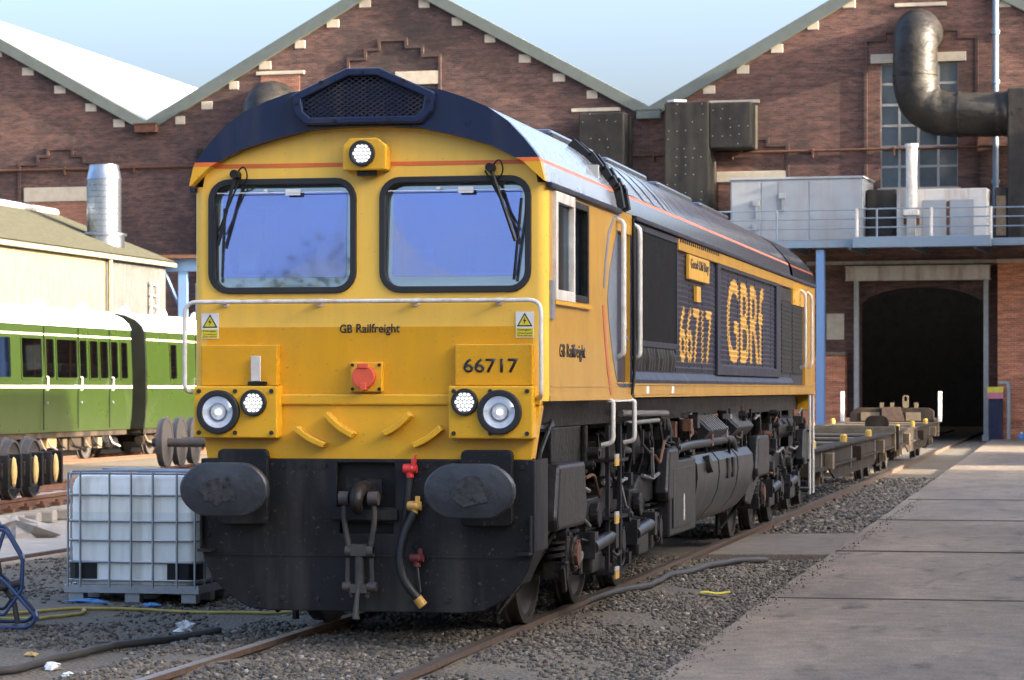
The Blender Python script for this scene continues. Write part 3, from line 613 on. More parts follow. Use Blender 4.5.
# roofs run back along the tracks (world Y), skewed to the facade
sk = (-math.sin(R(4.5)), math.cos(R(4.5)))
def corr_sheet(p0, p1, n, length, y0, th=.05):
    a = MB(); v = []; f = []
    for i in range(2):
        p = p0 if i == 0 else p1
        for dy in (y0, length):
            for dz in (0, -th): v.append((p[0]+sk[0]*dy, sk[1]*dy, p[1]+dz))
    # order: p0near top/bot, p0far, p1near, p1far
    return a.add(v, [(0,2,6,4),(1,5,7,3),(0,4,5,1),(2,3,7,6),(0,1,3,2),(4,6,7,5)])
for mid in MIDS:
    for s in (-1,1):
        n_ = 12
        for k in range(n_):       # each roof slope in runs of sheeting
            ya, yb = .1+k*5.0, .1+(k+1)*5.0-.03
            a = MB(); v = []
            for (u,z) in ((mid, PK+.12), (mid+s*(BW+.02), VAL+.12)):
                for dy in (ya,yb):
                    for dz in (0,-.06): v.append((u+sk[0]*dy, sk[1]*dy, z+dz))
            a.add(v, [(0,2,6,4),(1,5,7,3),(0,4,5,1),(2,3,7,6),(0,1,3,2),(4,6,7,5)])
            build(a, 'added_roof_light' if (mid > -5 and k in (4,5)) else 'roof_sheet', 'added_rooflight' if (mid > -5 and k in (4,5)) else 'roof_white', wk)  # glazed runs are added to let some daylight into the shed
        a = MB(); u0, u1 = mid, mid+s*(BW+.02)
        a.prism([(u0,PK+.2),(u1,VAL+.2),(u1,VAL-.30),(u0,PK-.30)], 'y', -.18, .12); build(a, 'rake_board', 'grey_green', wk, bevel=.02)
for i in (0,1):
    a = MB(); u = MIDS[i]+BW; a.box(u-.45,u+.45,-.3,.2,VAL-.26,VAL+.06).box(u-.5,u+.5,-.34,.2,VAL+.061,VAL+.10); build(a, 'valley_gutter', 'rust' if i == 0 else 'grey_green', wk)
blocks = [(-35.64,14.42),(-34.25,13.66),(-32.91,12.91),(-31.7,12.25),(-37.0,15.2),(-27.97,12.85),(-26.84,13.6),(-25.54,14.34),(-24.09,15.11),(-22.74,15.87),(-21.43,16.6),(-19.04,16.5),(-17.72,15.77),(-16.41,15.08),(-15.03,14.27),(-13.69,13.51),(-12.4,12.83),(-29.1,12.3),(-7.91,12.88),(-6.63,13.59),(-5.35,14.32),(-4.01,15.13),(-2.67,15.88),(-9.1,12.2),(3.0,15.7),(4.3,14.97)]
for u,z in blocks:
    a = MB(); w_ = random.uniform(.2,.26); a.box(u-w_,u+w_,-.03,.1,z-.12,z+.2); build(a, 'stone_block', 'stone_trim', wk, bevel=.02)
for u0,u1,z0,z1 in ((-35.8,-32.9,9.24,9.81),(-25.9,-23.9,14.0,14.14),(-20.2,-18.4,13.45,13.96),(-13.2,-11.3,12.22,12.36),(-7.9,-6.0,12.38,12.5),(-7.62,-4.97,9.46,9.85),(-1.87,1.6,13.69,14.03),(-1.0,.9,15.72,15.86)):
    a = MB(); a.box(u0,u1,-.07,.1,z0,z1); build(a, 'lintel', 'stone_trim', wk, bevel=.02)
for u0,u1,z0,z1,mt in ((-35.75,-32.95,4.0,9.238,'brick_infill'),(-25.7,-24.1,10.2,13.998,'brick_infill'),(-7.55,-5.05,5.4,9.458,'brick_red')):
    a = MB(); a.box(u0,u1,-.03,.1,z0,z1); build(a, 'blind_window', mt, wk, label='bricked up window opening')
hoods = [[(-36.0,8.2),(-36.0,10.75),(-35.2,10.75),(-35.2,11.05),(-34.75,11.05),(-34.75,11.34),(-33.7,11.34),(-33.7,11.05),(-33.2,11.05),(-33.2,10.78),(-32.6,10.78),(-32.6,9.4)],
         [(-22.1,11.5),(-22.1,14.5),(-21.4,14.5),(-21.4,14.85),(-20.85,14.85),(-20.85,15.2),(-19.75,15.2),(-19.75,14.9),(-19.1,14.9),(-19.1,14.55),(-18.4,14.55),(-18.4,11.5)],
         [(-7.9,11.3),(-6.3,11.3),(-6.3,11.05),(-5.7,11.05),(-5.7,10.8),(-4.95,10.8),(-4.95,8.5)],
         [(-2.05,9.2),(-2.05,14.55),(-1.35,14.55),(-1.35,14.85),(-.8,14.85)], [(.8,14.85),(1.35,14.85),(1.35,14.55),(1.98,14.55),(1.98,9.2)]]
for h in hoods:
    for (u0,z0),(u1,z1) in zip(h,h[1:]):
        a = MB(); a.box(min(u0,u1)-.055,max(u0,u1)+.055,-.07-.002*(u0 == u1),.1,min(z0,z1)-.055,max(z0,z1)+.055); build(a, 'brick_hood', 'brick_hood', wk)
# tall window
wf = MB(); W0,W1,Z0,Z1 = WN
cols = [W0,-.84,-.15,.58,W1]; rows = [Z0,9.91,10.64,11.41,12.17,12.93,Z1]
for c in cols: wf.box(c-.045,c+.045,.12,.2,Z0,Z1)
for r in rows: wf.box(W0,W1,.125,.195,r-.045,r+.045)
win = build(wf, 'window', 'steel_grey', wk)
for i in range(4):
    for j in range(6):
        a = MB(); a.box(cols[i]+.05,cols[i+1]-.05,.15,.162,rows[j]+.05,rows[j+1]-.05)
        t_ = random.uniform(-.03,.03); a.v = [(p[0],p[1]+t_*(p[2]-rows[j]),p[2]) for p in a.v]
        build(a, 'pane', 'pane', win)
a = MB(); a.box(W0-.1,W1+.1,-.06,.3,Z0-.16,Z0-.003); build(a, 'window_sill', 'stone_trim', wk, bevel=.02)
# interior shell
a = MB()
a.prism(gable(MIDS[2]), 'y', 40.001, 40.3); a.box(-9.6,-9.2,.5,40,-.3,VAL).box(9.2,9.6,.5,40,-.3,VAL).box(-9.2,9.2,39.5,40,-.3,VAL)
build(a, 'interior_wall', 'interior', wk)
# arch ring, door posts, header
for k in range(17):
    a0, a1 = R(-84+k*168/17+.4), R(-84+(k+1)*168/17-.4)
    q = [(2.3*math.sin(t)*s_, 4.72+(.80*math.cos(t) if s_ == 1 else .80*math.cos(t)+.34)) for t,s_ in ((a0,1),(a1,1),(a1,1.03),(a0,1.03))]
    a = MB(); a.prism(q, 'y', -.035, .2); build(a, 'arch_stone', 'brick_main', wk)
for u in (-2.34, 2.36):
    a = MB(); a.box(u-.09,u+.09,-.42,-.24,-.12,5.777).box(u-.14,u+.14,-.44,-.22,-.12,.12); build(a, 'door_post', 'steel_grey', wk, bevel=.01)
a = MB(); a.box(-2.72,2.5,-.46,-.2,5.78,6.22).box(-2.74,2.52,-.49,-.17,6.222,6.27).box(-2.74,2.52,-.49,-.17,5.73,5.779); build(a, 'door_header', 'cabinet_white', wk, bevel=.01)
a = MB(); a.box(-4.2,2.7,-.3,-.06,6.33,6.46); build(a, 'wall_beam', 'steel_grey', wk)
# piers
a = MB(); a.box(2.84,9.0,-1.0,-.003,-.3,6.3); p_ = build(a, 'brick_pier', 'brick_new', wk, label='orange red brick wing right of the doorway')
a = MB(); a.box(2.8,9.0,-1.05,-.003,6.3,6.44); build(a, 'coping', 'stone_trim', wk, bevel=.02)
a = MB(); a.box(-4.6,-2.74,-.6,-.003,-.3,3.0); build(a, 'brick_pier', 'brick_new', wk, label='low orange brick pier left of the doorway')
a = MB(); a.box(-4.65,-2.7,-.66,-.003,3.0,3.14); build(a, 'coping', 'concrete', wk, bevel=.02)
a = MB(); a.box(-3.5,-2.85,-.04,.1,3.6,4.55); build(a, 'stone_patch', 'stone_trim', wk)
# pipes on the wall
def fthing(name, label, cat, base, group=None): return thing(name, label, cat, base, frame='F', group=group)
t = fthing('wall_pipe', 'thin dark service pipe running level across the gables', 'pipe', (-50,-.1,10.5))
a = MB(); a.tube([(-50,-.1,10.5),(8,-.1,10.56)], .05, 8); build(a, 'pipe', 'rust', t)
for k in range(19):
    a = MB(); u = -49+k*3; a.box(u-.03,u+.03,-.16,0,10.3,10.62); build(a, 'bracket', 'rust', t)
t = fthing('drain_pipe', 'pale blue vertical downpipe beside the tall window', 'pipe', (2.68,-.2,6.9))
a = MB(); a.tube([(2.68,-.2,6.9),(2.68,-.2,18)], .11, 10)
for z in (9.2,11.0,12.8,14.6): a.cyl((2.68,-.2,z),(2.68,-.2,z+.14),.15,seg=10)
build(a, 'pipe', 'gantry_blue', t, smooth=40)
for u,z0,z1,l_ in ((-28.2,4.0,11.2,'dark downpipe on the sooty gable behind the cab'),(-10.9,4,12,'dark downpipe below the valley between the gables')):
    t = fthing('drain_pipe', l_, 'pipe', (u,-.15,z0)); a = MB(); a.tube([(u,-.15,z0),(u,-.15,z1)], .1, 8)
    for z in np.arange(z0+1,z1,2): a.cyl((u,-.15,z),(u,-.15,z+.12),.13,seg=8)
    build(a, 'pipe', 'lagging_matt', t)
# big lagged ducts
def duct(label, path, r, mats, base, bend, bands):
    t = fthing('exhaust_duct', label, 'duct', base)
    pts = []; a = MB()
    path = [Vector(p) for p in path]
    dn = [path[0]]
    for p,q in zip(path,path[1:]): dn.append(q)
    a.tube(dn, r, 28, bend=bend, bseg=16)
    n = len(a.v)//28
    for i in range(n):                # rumpled lagging
        for k in range(28):
            j = i*28+k; p = Vector(a.v[j]); q = 1+.022*math.sin(k*1.7+i*2.3)+.018*math.sin(k*.9-i*1.1)+.01*math.sin(i*3.1)
            c = sum((Vector(a.v[i*28+m]) for m in range(28)), Vector())/28; a.v[j] = tuple(c+(p-c)*q)
    build(a, 'duct_body', mats, t, smooth=60)
    for p0,p1 in bands:
        a = MB(); a.tube([p0,p1], r*1.035, 28); build(a, 'band', 'lagging', t, smooth=60)
    return t
t = duct('huge black lagged duct elbow crossing the tall window', [(0,.3,14.72),(0,-1.8,14.72),(0,-1.8,11.6),(3.3,-1.8,11.55),(4.2,-1.8,11.55)], .79, 'lagging', (0,-1.8,10.7), 1.35, [((1.55,-1.8,11.57),(1.62,-1.8,11.57)),((0,-1.8,13.0),(0,-1.8,13.06))])
a = MB(); a.box(3.35,4.9,-2.6,-1.0,7.0,12.4); build(a, 'duct_riser', 'lagging_matt', t, bevel=.05)
duct('plastic wrapped round duct rising behind the cab roof', [(-25.05,.3,12.75),(-25.05,-1.1,12.75),(-25.05,-1.1,7.0)], .95, 'lagging', (-25.05,-1.1,7.0), .9, [])
def lagged_box(label, boxes, base):
    t = fthing('lagged_box_duct', label, 'duct', base)
    for b in boxes:
        a = MB(); a.box(*b); o = build(a, 'duct_casing', 'lagging_matt', t, bevel=.06)
    pins = MB()
    for b in boxes:
        for i in range(int((b[1]-b[0])/.32)+1):
            for j in range(int((b[5]-b[4])/.32)+1):
                u = b[0]+.14+i*.32+random.uniform(-.04,.04); z = b[4]+.14+j*.32+random.uniform(-.04,.04)
                if u < b[1]-.05 and z < b[5]-.05 and random.random() < .5: pins.cbox((u,b[2]-.002,z),(.03,.02,.03))
    o = build(pins, 'insulation_pins', 'alu', t, kind='stuff')
    return t
lagged_box('black lagged square duct between the gables, narrow one', [(-12.7,-10.95,-.9,-.05,6.5,12.1)], (-11.8,-.5,6.5))
t = lagged_box('large black lagged square duct with an arm to the right', [(-9.3,-7.62,-1.4,-.05,7.3,12.35),(-7.61,-6.05,-1.38,-.05,10.62,12.3),(-9.3,-6.0,-1.5,-.05,6.8,8.3)], (-8.5,-.7,6.8))
a = MB(); a.prism([(-9.2,-1.3),(-8.9,-1.5),(-8.5,-1.2),(-8.8,-.9)], 'z', 12.36, 12.44); build(a, 'torn_sheet', 'litter_white', t)

# gantry walkway over the doorway
GT = 7.0
gt = fthing('gantry_walkway', 'pale blue steel gantry walkway with handrails above the doorway', 'walkway', (0,-4,GT))
a = MB(); a.box(-14,9,-4.0,-.2,GT-.08,GT); build(a, 'deck', 'steel_grey', gt)
a = MB(); a.box(-14,9,-4.08,-4.003,GT-.22,GT+.04); build(a, 'edge_beam', 'gantry_blue', gt)
a = MB(); a.box(-1.82,2.97,-4.5,-4.09,GT-.26,GT+.12); build(a, 'edge_beam', 'gantry_blue', gt, bevel=.01)
for u in (-13.5,-10.5,-7.5,-4.6,-1.7,-1.0,.9,2.96,4.3,5.8):
    a = MB(); off = 4.3 if -1.9 < u < 3 else 4.03; a.cyl((u,-off,GT),(u,-off,GT+1.12),.035 if u not in (-1.7,.9,2.96) else .06, seg=8); build(a, 'railing_post', 'gantry_blue' if u not in (-1.7,.9,2.96) else 'white_rail', gt, smooth=40)
for z in (.45,.78,1.1):
    a = MB(); a.tube([(-14,-4.03,GT+z),(-1.7,-4.03,GT+z)], .025, 6); build(a, 'railing', 'gantry_blue', gt)
    a = MB(); a.tube([(-1.7,-4.3,GT+z),(2.96,-4.3,GT+z)], .025, 6); build(a, 'railing', 'gantry_blue', gt)
    a = MB(); a.tube([(2.96,-4.03,GT+z),(9,-4.03,GT+z)], .025, 6); build(a, 'railing', 'gantry_blue', gt)
for u in np.arange(-13,9,2.2):
    a = MB(); a.box(u-.06,u+.06,-4.0,-.05,GT-.30,GT-.081); build(a, 'joist', 'gantry_blue', gt)
a = MB(); a.box(-3.21,-2.93,-3.95,-3.9,-.1,GT-.3).box(-3.21,-2.93,-3.7,-3.65,-.1,GT-.3).box(-3.09,-3.05,-3.899,-3.701,-.1,GT-.3); build(a, 'column', 'col_blue', gt, label='bright blue steel column carrying the gantry')
# plant on the gantry
t = fthing('plant_housing', 'large pale grey steel plant housing on the gantry', 'plant housing', (-4.05,-2.5,GT))
a = MB(); a.box(-6.45,-1.68,-3.2,-.6,GT,9.28); build(a, 'casing', 'container', t, bevel=.02)
a = MB(); a.box(-6.5,-1.63,-3.25,-.55,9.282,9.36); build(a, 'lid', 'container', t, bevel=.01)
for u0,u1 in ((-6.4,-5.35),(-5.3,-4.75),(-4.7,-3.62),(-3.57,-1.75)):
    a = MB(); a.box(u0,u1,-3.222,-3.19,GT+.1,9.2); build(a, 'panel', 'container', t, bevel=.006)
for u,z in ((-5.5,8.45),(-4.55,8.7),(-5.5,7.6)): a = MB(); a.box(u-.12,u+.12,-3.31,-3.23,z-.1,z+.1).box(u-.02,u+.03,-3.29,-3.23,z-.6,z-.1); build(a, 'latch', 'galv', t)
t = fthing('equipment_cabinet', 'rust streaked white equipment cabinet on the gantry', 'cabinet', (1.1,-2.5,GT))
a = MB(); a.box(-.46,2.7,-3.2,-1.6,GT,8.84); build(a, 'casing', 'cabinet_white', t, bevel=.02)
for u0,u1 in ((.45,1.28),(1.42,2.25)): a = MB(); a.box(u0,u1,-3.25,-3.19,GT+.15,8.45); build(a, 'door', 'container', t, bevel=.01)
a = MB(); a.box(1.3,1.4,-3.24,-3.19,GT+.2,8.4).box(-.2,.35,-3.35,-3.19,7.6,7.95); build(a, 'rusty_bracket', 'rust', t, split=True)
a = MB(); a.lathe([(0,.2),(2.2,.2),(2.2,.24),(2.32,.24)], 'z', (.1,-3.45,8.1), 16); a.box(-.15,.35,-3.7,-3.2,7.9,8.1); build(a, 'flue', 'white_rail', t, smooth=40)
a = MB(); a.box(-.05,.25,-3.6,-3.3,GT,7.9); build(a, 'flue_stand', 'steel_grey', t)
t = fthing('dark_tank', 'dark lagged plant unit behind the railing beside the pale housing', 'tank', (-1.05,-2.2,GT))
a = MB(); a.box(-1.62,-.55,-2.6,-1.4,GT,8.9); build(a, 'casing', 'lagging_matt', t, bevel=.04)
a = MB(); a.box(-1.5,-.7,-2.65,-2.59,GT+.2,8.2); build(a, 'panel', 'lagging', t)
t = fthing('dark_tank', 'dark lagged plant unit at the right end of the gantry', 'tank', (4,-2.2,GT))
a = MB(); a.box(2.9,3.34,-2.5,-1.2,GT,8.9); build(a, 'casing', 'lagging_matt', t, bevel=.04)
a = MB(); a.box(2.95,3.3,-2.55,-2.49,GT+.2,8.6); build(a, 'panel', 'wagon_tan', t)
# by the right door post
t = fthing('fire_point', 'dark equipment stand with yellow and pink notice at the doorway', 'sign', (2.78,-1.5,0))
a = MB(); a.box(2.58,3.06,-1.5,-1.2,-.1,1.5); build(a, 'stand', 'blue', t, bevel=.02)
a = MB(); a.box(2.53,3.1,-1.54,-1.51,1.66,1.86); build(a, 'notice', 'panel_yellow_sign', t)
a = MB(); a.box(2.53,3.1,-1.54,-1.51,1.44,1.655); build(a, 'notice', 'sign_pink', t)
t = fthing('pipe_bollard', 'grey pipe guard standing against the right brick wing', 'bollard', (3.25,-1.45,0))
a = MB(); a.tube([(3.28,-1.45,-.12),(3.28,-1.45,2.0),(2.95,-1.45,2.0)], .075, 10, bend=.12); build(a, 'post', 'steel_grey', t, smooth=40)
a = MB(); a.cyl((3.28,-1.45,-.1),(3.28,-1.45,-.03),.16,seg=14); build(a, 'base_plate', 'steel_grey', t)
t = fthing('gas_bottle', 'small blue container on the ground at the right brick wing', 'container', (3.75,-1.6,-.1))
a = MB(); a.lathe([(0,.12),(.16,.13),(.2,.1),(.22,.04)], 'z', (3.75,-1.6,-.02), 14); build(a, 'body', 'tarp_blue', t, smooth=40)
a = MB(); a.cyl((3.75,-1.6,.2),(3.75,-1.6,.26),.04,seg=10); build(a, 'cap', 'white_paint', t)

# ================================================================ LEFT SHED
t = thing('cream_shed', 'low cream corrugated shed with mossy roof behind the green coaches', 'shed', (-25,40,0))
def corr_wall(x, y0, y1, z0, z1, pitch=.15, amp=.022):
    a = MB(); n = int((y1-y0)/pitch*4); v = []; f = []
    for i in range(n+1):
        y = y0+(y1-y0)*i/n; dx = amp*math.sin(2*math.pi*(y-y0)/pitch)
        v += [(x+dx,y,z0),(x+dx,y,z1)]
    f = [(2*i,2*i+2,2*i+3,2*i+1) for i in range(n)]
    return a.add(v,f)
build(corr_wall(-25,36,64.1,-.1,5.98), 'corrugated_wall', 'shed_wall', t, smooth=60)
build(corr_wall(-25.02,64.15,70,-.1,5.98), 'corrugated_wall', 'shed_wall_grey', t, smooth=60, label='greyer corrugated end bay')
a = MB(); a.prism([(-25.1,-.1),(-33,-.1),(-33,6),(-29,7.6),(-25.1,6.0)], 'y', 36.2, 69.9); build(a, 'inner_wall', 'shed_wall_grey', t)
v = MB(); n = int(34.5/.15*4); vv = []
for i in range(n+1):
    y = 35.8+34.5*i/n; dz = .022*math.sin(2*math.pi*(y)/.15)
    vv += [(-24.75,y,6.02+dz),(-29.0,y,7.68+dz)]
v.add(vv, [(2*i,2*i+2,2*i+3,2*i+1) for i in range(n)]); build(v, 'roof', 'shed_roof', t, smooth=60, label='mossy corrugated roof slope')
v = MB(); vv = [(-29.0+p[0]*-1-29.0 if False else -58.0-p[0], p[1], p[2]) for p in vv]; v.add(vv, [(2*i,2*i+2,2*i+3,2*i+1) for i in range(n)]); build(v, 'roof', 'shed_roof', t, smooth=60)
a = MB(); a.tube([(-29,35.8,7.72),(-29,70.3,7.72)], .14, 8); build(a, 'ridge_cap', 'steel_grey', t)
a = MB(); a.box(-24.9,-24.72,35.8,70.3,5.84,5.98); build(a, 'gutter', 'cream_fascia', t)
a = MB(); a.tube([(-24.86,64.12,5.85),(-24.86,64.12,-.1)], .085, 8); build(a, 'downpipe', 'cream_fascia', t, smooth=40)
a = MB()
for y in (68.2,68.9): a.box(-24.94,-24.88,y-.03,y+.03,-.1,5.3)
for z in np.arange(.3,5.3,.35): a.box(-24.93,-24.89,68.2,68.9,z-.025,z+.025)
build(a, 'ladder', 'steel_grey', t)
t = thing('roof_vent', 'shiny silver ribbed flue standing on the shed roof', 'vent', (-26.2,67.3,6.4))
a = MB(); prof = [(0,.62),(.35,.62)]
a.lathe([(0,.66),(.5,.66),(.5,.74),(.56,.74),(.6,.60),(.62,.56)], 'z', (-26.2,67.3,6.25), 28)
build(a, 'base', 'vent_metal', t, smooth=40)
pr = []
for k in range(9): z = .62+k*.19; pr += [(z,.555),(z+.17,.555),(z+.18,.57),(z+.19,.57)]
pr += [(2.35,.555),(2.75,.48),(2.8,.48),(2.8,.44)]
a = MB(); a.lathe(pr, 'z', (-26.2,67.3,6.25), 28); build(a, 'stack', 'vent_metal', t, smooth=30)
t = thing('blue_canopy_frame', 'blue steel canopy frame beside the cream shed', 'frame', (-25.2,70.6,0))
a = MB(); a.box(-25.3,-17,70.5,70.7,5.72,6.14); build(a, 'beam', 'col_blue', t)
a = MB(); a.box(-25.35,-17,70.2,74,6.145,6.26); build(a, 'canopy_roof', 'rust', t)
a = MB(); a.box(-24.75,-24.45,70.52,70.68,-.1,5.719); build(a, 'post', 'col_blue', t)
a = MB(); a.tube([(-25.25,70.6,5.7),(-24.6,70.6,4.3)], .07, 6); build(a, 'brace', 'col_blue', t)
a = MB(); a.box(-18.2,-17.9,70.52,70.68,-.1,5.719); build(a, 'post', 'col_blue', t)

# ================================================================ UNSEEN BUILDINGS AND CONTAINERS ON THE RIGHT, PLACED AND SIZED FOR THEIR SHADE
def unseen_side_building(label, x0, x1, y0, y1, h, base):
    t = thing('unseen_shade_building', label, 'building', base)
    a = MB(); a.box(x0,x1,y0,y1,-.3,h); build(a, 'wall', 'brick_main', t)
    a = MB(); a.box(x0-.12,x1+.1,y0-.1,y1+.1,h,h+.2); build(a, 'coping', 'concrete', t)
    y = y0+1.5
    while y < y1-2:
        a = MB(); a.box(x0-.12,x0-.002,y-.3,y+.3,-.3,h-.4); build(a, 'unseen_pilaster', 'brick_main', t)
        if y+4.4 < y1:
            f = MB(); f.box(x0-.06,x0-.002,y+1.2,y+3.4,2.6,5.8); wd = build(f, 'window', 'steel_grey', t)
            for i in range(3):
                for j in range(4):
                    g_ = MB(); g_.box(x0-.075,x0-.061,y+1.25+i*.73,y+1.9+i*.73,2.66+j*.79,3.36+j*.79); build(g_, 'pane', 'pane', wd)
        y += 5
unseen_side_building('unseen long brick building right of the apron, sized for its shade', 27, 32, -70, 38.6, 14.2, (27,0,0))  # unseen; distance and height set for shade and sky light
unseen_side_building('unseen tall brick block by the works gable, added for its shade', 13.5, 22, 68.6, 90, 13.5, (13.5,79,0))  # unseen mass added to keep the gantry and gable in shade
c0 = None
for k,l_ in enumerate(('unseen container nearer the long building, added to shade the ground','unseen container nearer the tall block, added to shade the ground')):
    y0 = 46.2+k*7.2
    t = thing('unseen_shade_container', l_, 'container', (9.2,y0,0))  # added to keep the ground by the wagons in shade
    a = MB(); a.box(8.0,10.4,y0,y0+7.0,.02,2.9); build(a, 'body', 'container', t)
    a = MB()
    for i in range(27): a.box(7.96,7.999,y0+.15+i*.25,y0+.27+i*.25,.2,2.75)
    build(a, 'unseen_rib_panel', 'container', t)
    for xx in (8.05,10.35):
        a = MB(); a.box(xx-.08,xx+.08,y0-.03,y0+.1,-.1,2.95); build(a, 'corner_post', 'steel_grey', t)

# unseen trees added behind the camera to break up the windscreen reflections
pm('bark', (.07,.05,.035), (.045,.033,.025), 6, .9, bump=.4)
pm('leaf', (.05,.075,.02), (.075,.09,.03), 1.2, .8)  # foliage of the added unseen trees
for (tx,ty,h,sd3,lb) in ((-14.5,-74,15.6,1,'broad unseen tree added for reflections, nearer the apron'),(-23.0,-77,17.6,2,'taller unseen tree added for reflections, farther from the apron')):
    rr = random.Random(sd3); t = thing('unseen_tree', lb, 'tree', (tx,ty,-.1)); BASE[t.name] = (0,0,0)
    a = MB(); a.tube([(0,0,0),(.1,.05,h*.3),(-.1,.1,h*.6),(0,0,h*.85)], [.32,.24,.15,.05], 10)
    for k in range(9):
        an = rr.uniform(0,6.28); z0 = h*rr.uniform(.3,.65); ln = h*rr.uniform(.16,.26); a.tube([(0,0,z0),(ln*.5*math.cos(an),ln*.5*math.sin(an),z0+ln*.5),(ln*math.cos(an),ln*math.sin(an),z0+ln*.8)], [.1,.06,.02], 6)
    build(a, 'trunk', 'bark', t, smooth=60)
    cl = []
    for k in range(26): an = rr.uniform(0,6.28); q = rr.uniform(.2,1)**.6; cl.append((h*.24*q*math.cos(an), h*.24*q*math.sin(an), h*rr.uniform(.42,.92), h*rr.uniform(.06,.12)))
    a = MB()
    for k in range(5200):
        c = rr.choice(cl); d = Vector((rr.gauss(0,1),rr.gauss(0,1),rr.gauss(0,1))).normalized()*c[3]*rr.uniform(.55,1.05); p = Vector(c[:3])+d
        u = Vector((rr.gauss(0,1),rr.gauss(0,1),rr.gauss(0,1))).normalized(); w_ = u.orthogonal().normalized(); s_ = rr.uniform(.1,.2)
        a.add([p-u*s_,p+w_*s_*.5,p+u*s_,p-w_*s_*.5],[(0,1,2,3)])
    build(a, 'unseen_tree_crown', 'leaf', t)

# ================================================================ LOCOMOTIVE  (local frame: x across, y back from the cab front, z above rail)
L = thing('diesel_locomotive', 'yellow and dark blue freight locomotive numbered 66717 facing the camera', 'locomotive', (-.04,0,0))
BASE[L.name] = (0,0,0)
def lp(mb, name, mats, parent=None, **k): return build(mb, name, mats, parent or L, **k)
PROF = [(1.292,3.23),(1.262,3.37),(1.248,3.40),(1.205,3.46),(1.14,3.54),(1.03,3.655),(.885,3.757),(.72,3.828),(.55,3.884),(.25,3.93),(0,3.945)]
prof = PROF+[(-x,z) for x,z in PROF[-2::-1]]
ARC = [(1.285,3.235),(1.14,3.37),(1.085,3.40),(.9,3.492),(.64,3.566),(.4,3.618),(.13,3.637)]
# --- cab front with two windscreen openings
WS = [(-1.178,-.084),(.084,1.178)]; WZ = (2.465,3.284)
top = [(x*.985,z-.03) for x,z in PROF if x < 1.23]
out = [(-1.22,1.70),(1.22,1.70),(1.22,3.24)]+top+[(-x,z) for x,z in top[-2::-1]]+[(-1.22,3.24)]
a = MB(); a.sheet([out]+[rrect(x0+.03,x1-.03,WZ[0]+.03,WZ[1]-.03,.125) for x0,x1 in WS], 'y', 0, .06)
front = lp(a, 'cab_front', 'yellow_pale')
for s in (-1,1):      # rounded corner posts
    a = MB(); pl = [(s*1.22,0)]+[(s*(1.22+.07*math.sin(R(t))), .07-.07*math.cos(R(t))) for t in range(10,91,16)]+[(s*1.29,.07),(s*1.22,.10)]
    a.prism(pl, 'z', 1.70, 3.232); lp(a, 'corner_post', 'yellow_pale', smooth=50)
for x0,x1 in WS:      # rubber frame, tilted pane, wiper
    a = MB(); a.sheet([rrect(x0,x1,WZ[0],WZ[1],.15), rrect(x0+.045,x1-.045,WZ[0]+.045,WZ[1]-.045,.11)], 'y', -.022, .05)
    fr = lp(a, 'windscreen_frame', 'rubber', bevel=.006)
    def tilted(poly, d, t_, nm, mt):
        a = MB(); a.prism(poly, 'y', d, d+t_); a.v = [(p[0], p[1]+(p[2]-WZ[0])*.07, p[2]) for p in a.v]; lp(a, nm, mt, fr)
    tilted(rrect(x0+.035,x1-.035,WZ[0]+.035,WZ[1]-.035,.115), .014, .008, 'windscreen', 'windscreen')
    tilted(rrect(x0+.085,x1-.085,WZ[0]+.115,WZ[1]-.09,.02,2), .008, .004, 'heating_film', 'heating_film')
    a = MB(); a.sheet([rrect(x0+.03,x1-.03,WZ[0]+.03,WZ[1]-.03,.10), rrect(x0+.12,x1-.12,WZ[0]+.14,WZ[1]-.11,.05)], 'y', .095, .03); lp(a, 'window_reveal', 'reveal', fr)
    a = MB(); a.box(x0+.06,x1-.06,.0,.006,3.183,3.189); lp(a, 'sun_blind_bar', 'white_paint', fr)
    a = MB(); xm = (x0+x1)/2; a.box(xm+.02,xm+.13,.004,.010,3.165,3.21); lp(a, 'window_sticker', 'white_paint', fr)
    a = MB(); a.box(xm-.14,xm-.11,.004,.010,3.195,3.212); lp(a, 'window_sticker', 'white_paint', fr)
def wiper(px, pz, ex, ez, bx0, bz0, bx1, bz1):
    a = MB(); a.tube([(px,-.05,pz),(ex,-.06,ez)], .014, 6).tube([(px+.04*(1 if ex > px else -1)*-1,-.05,pz-.02),(ex,-.055,ez+.1)], .007, 5)
    a.tube([(bx0,-.045,bz0),(bx1,-.035,bz1)], .012, 6).cyl((px,.0,pz),(px,-.09,pz),.032,seg=10)
    a.tube([(px,-.04,pz),(px+.07,-.07,pz+.07),(px+.1,-.07,pz-.02),(px+.06,-.04,pz-.08),(px-.02,-.03,pz-.1)], .006, 5, bend=.05)
    lp(a, 'wiper', 'black', smooth=50)
wiper(-.965,3.315,-1.09,2.81,-1.105,3.10,-1.10,2.56)
wiper(.895,3.335,1.075,2.82,1.115,3.12,1.06,2.55)
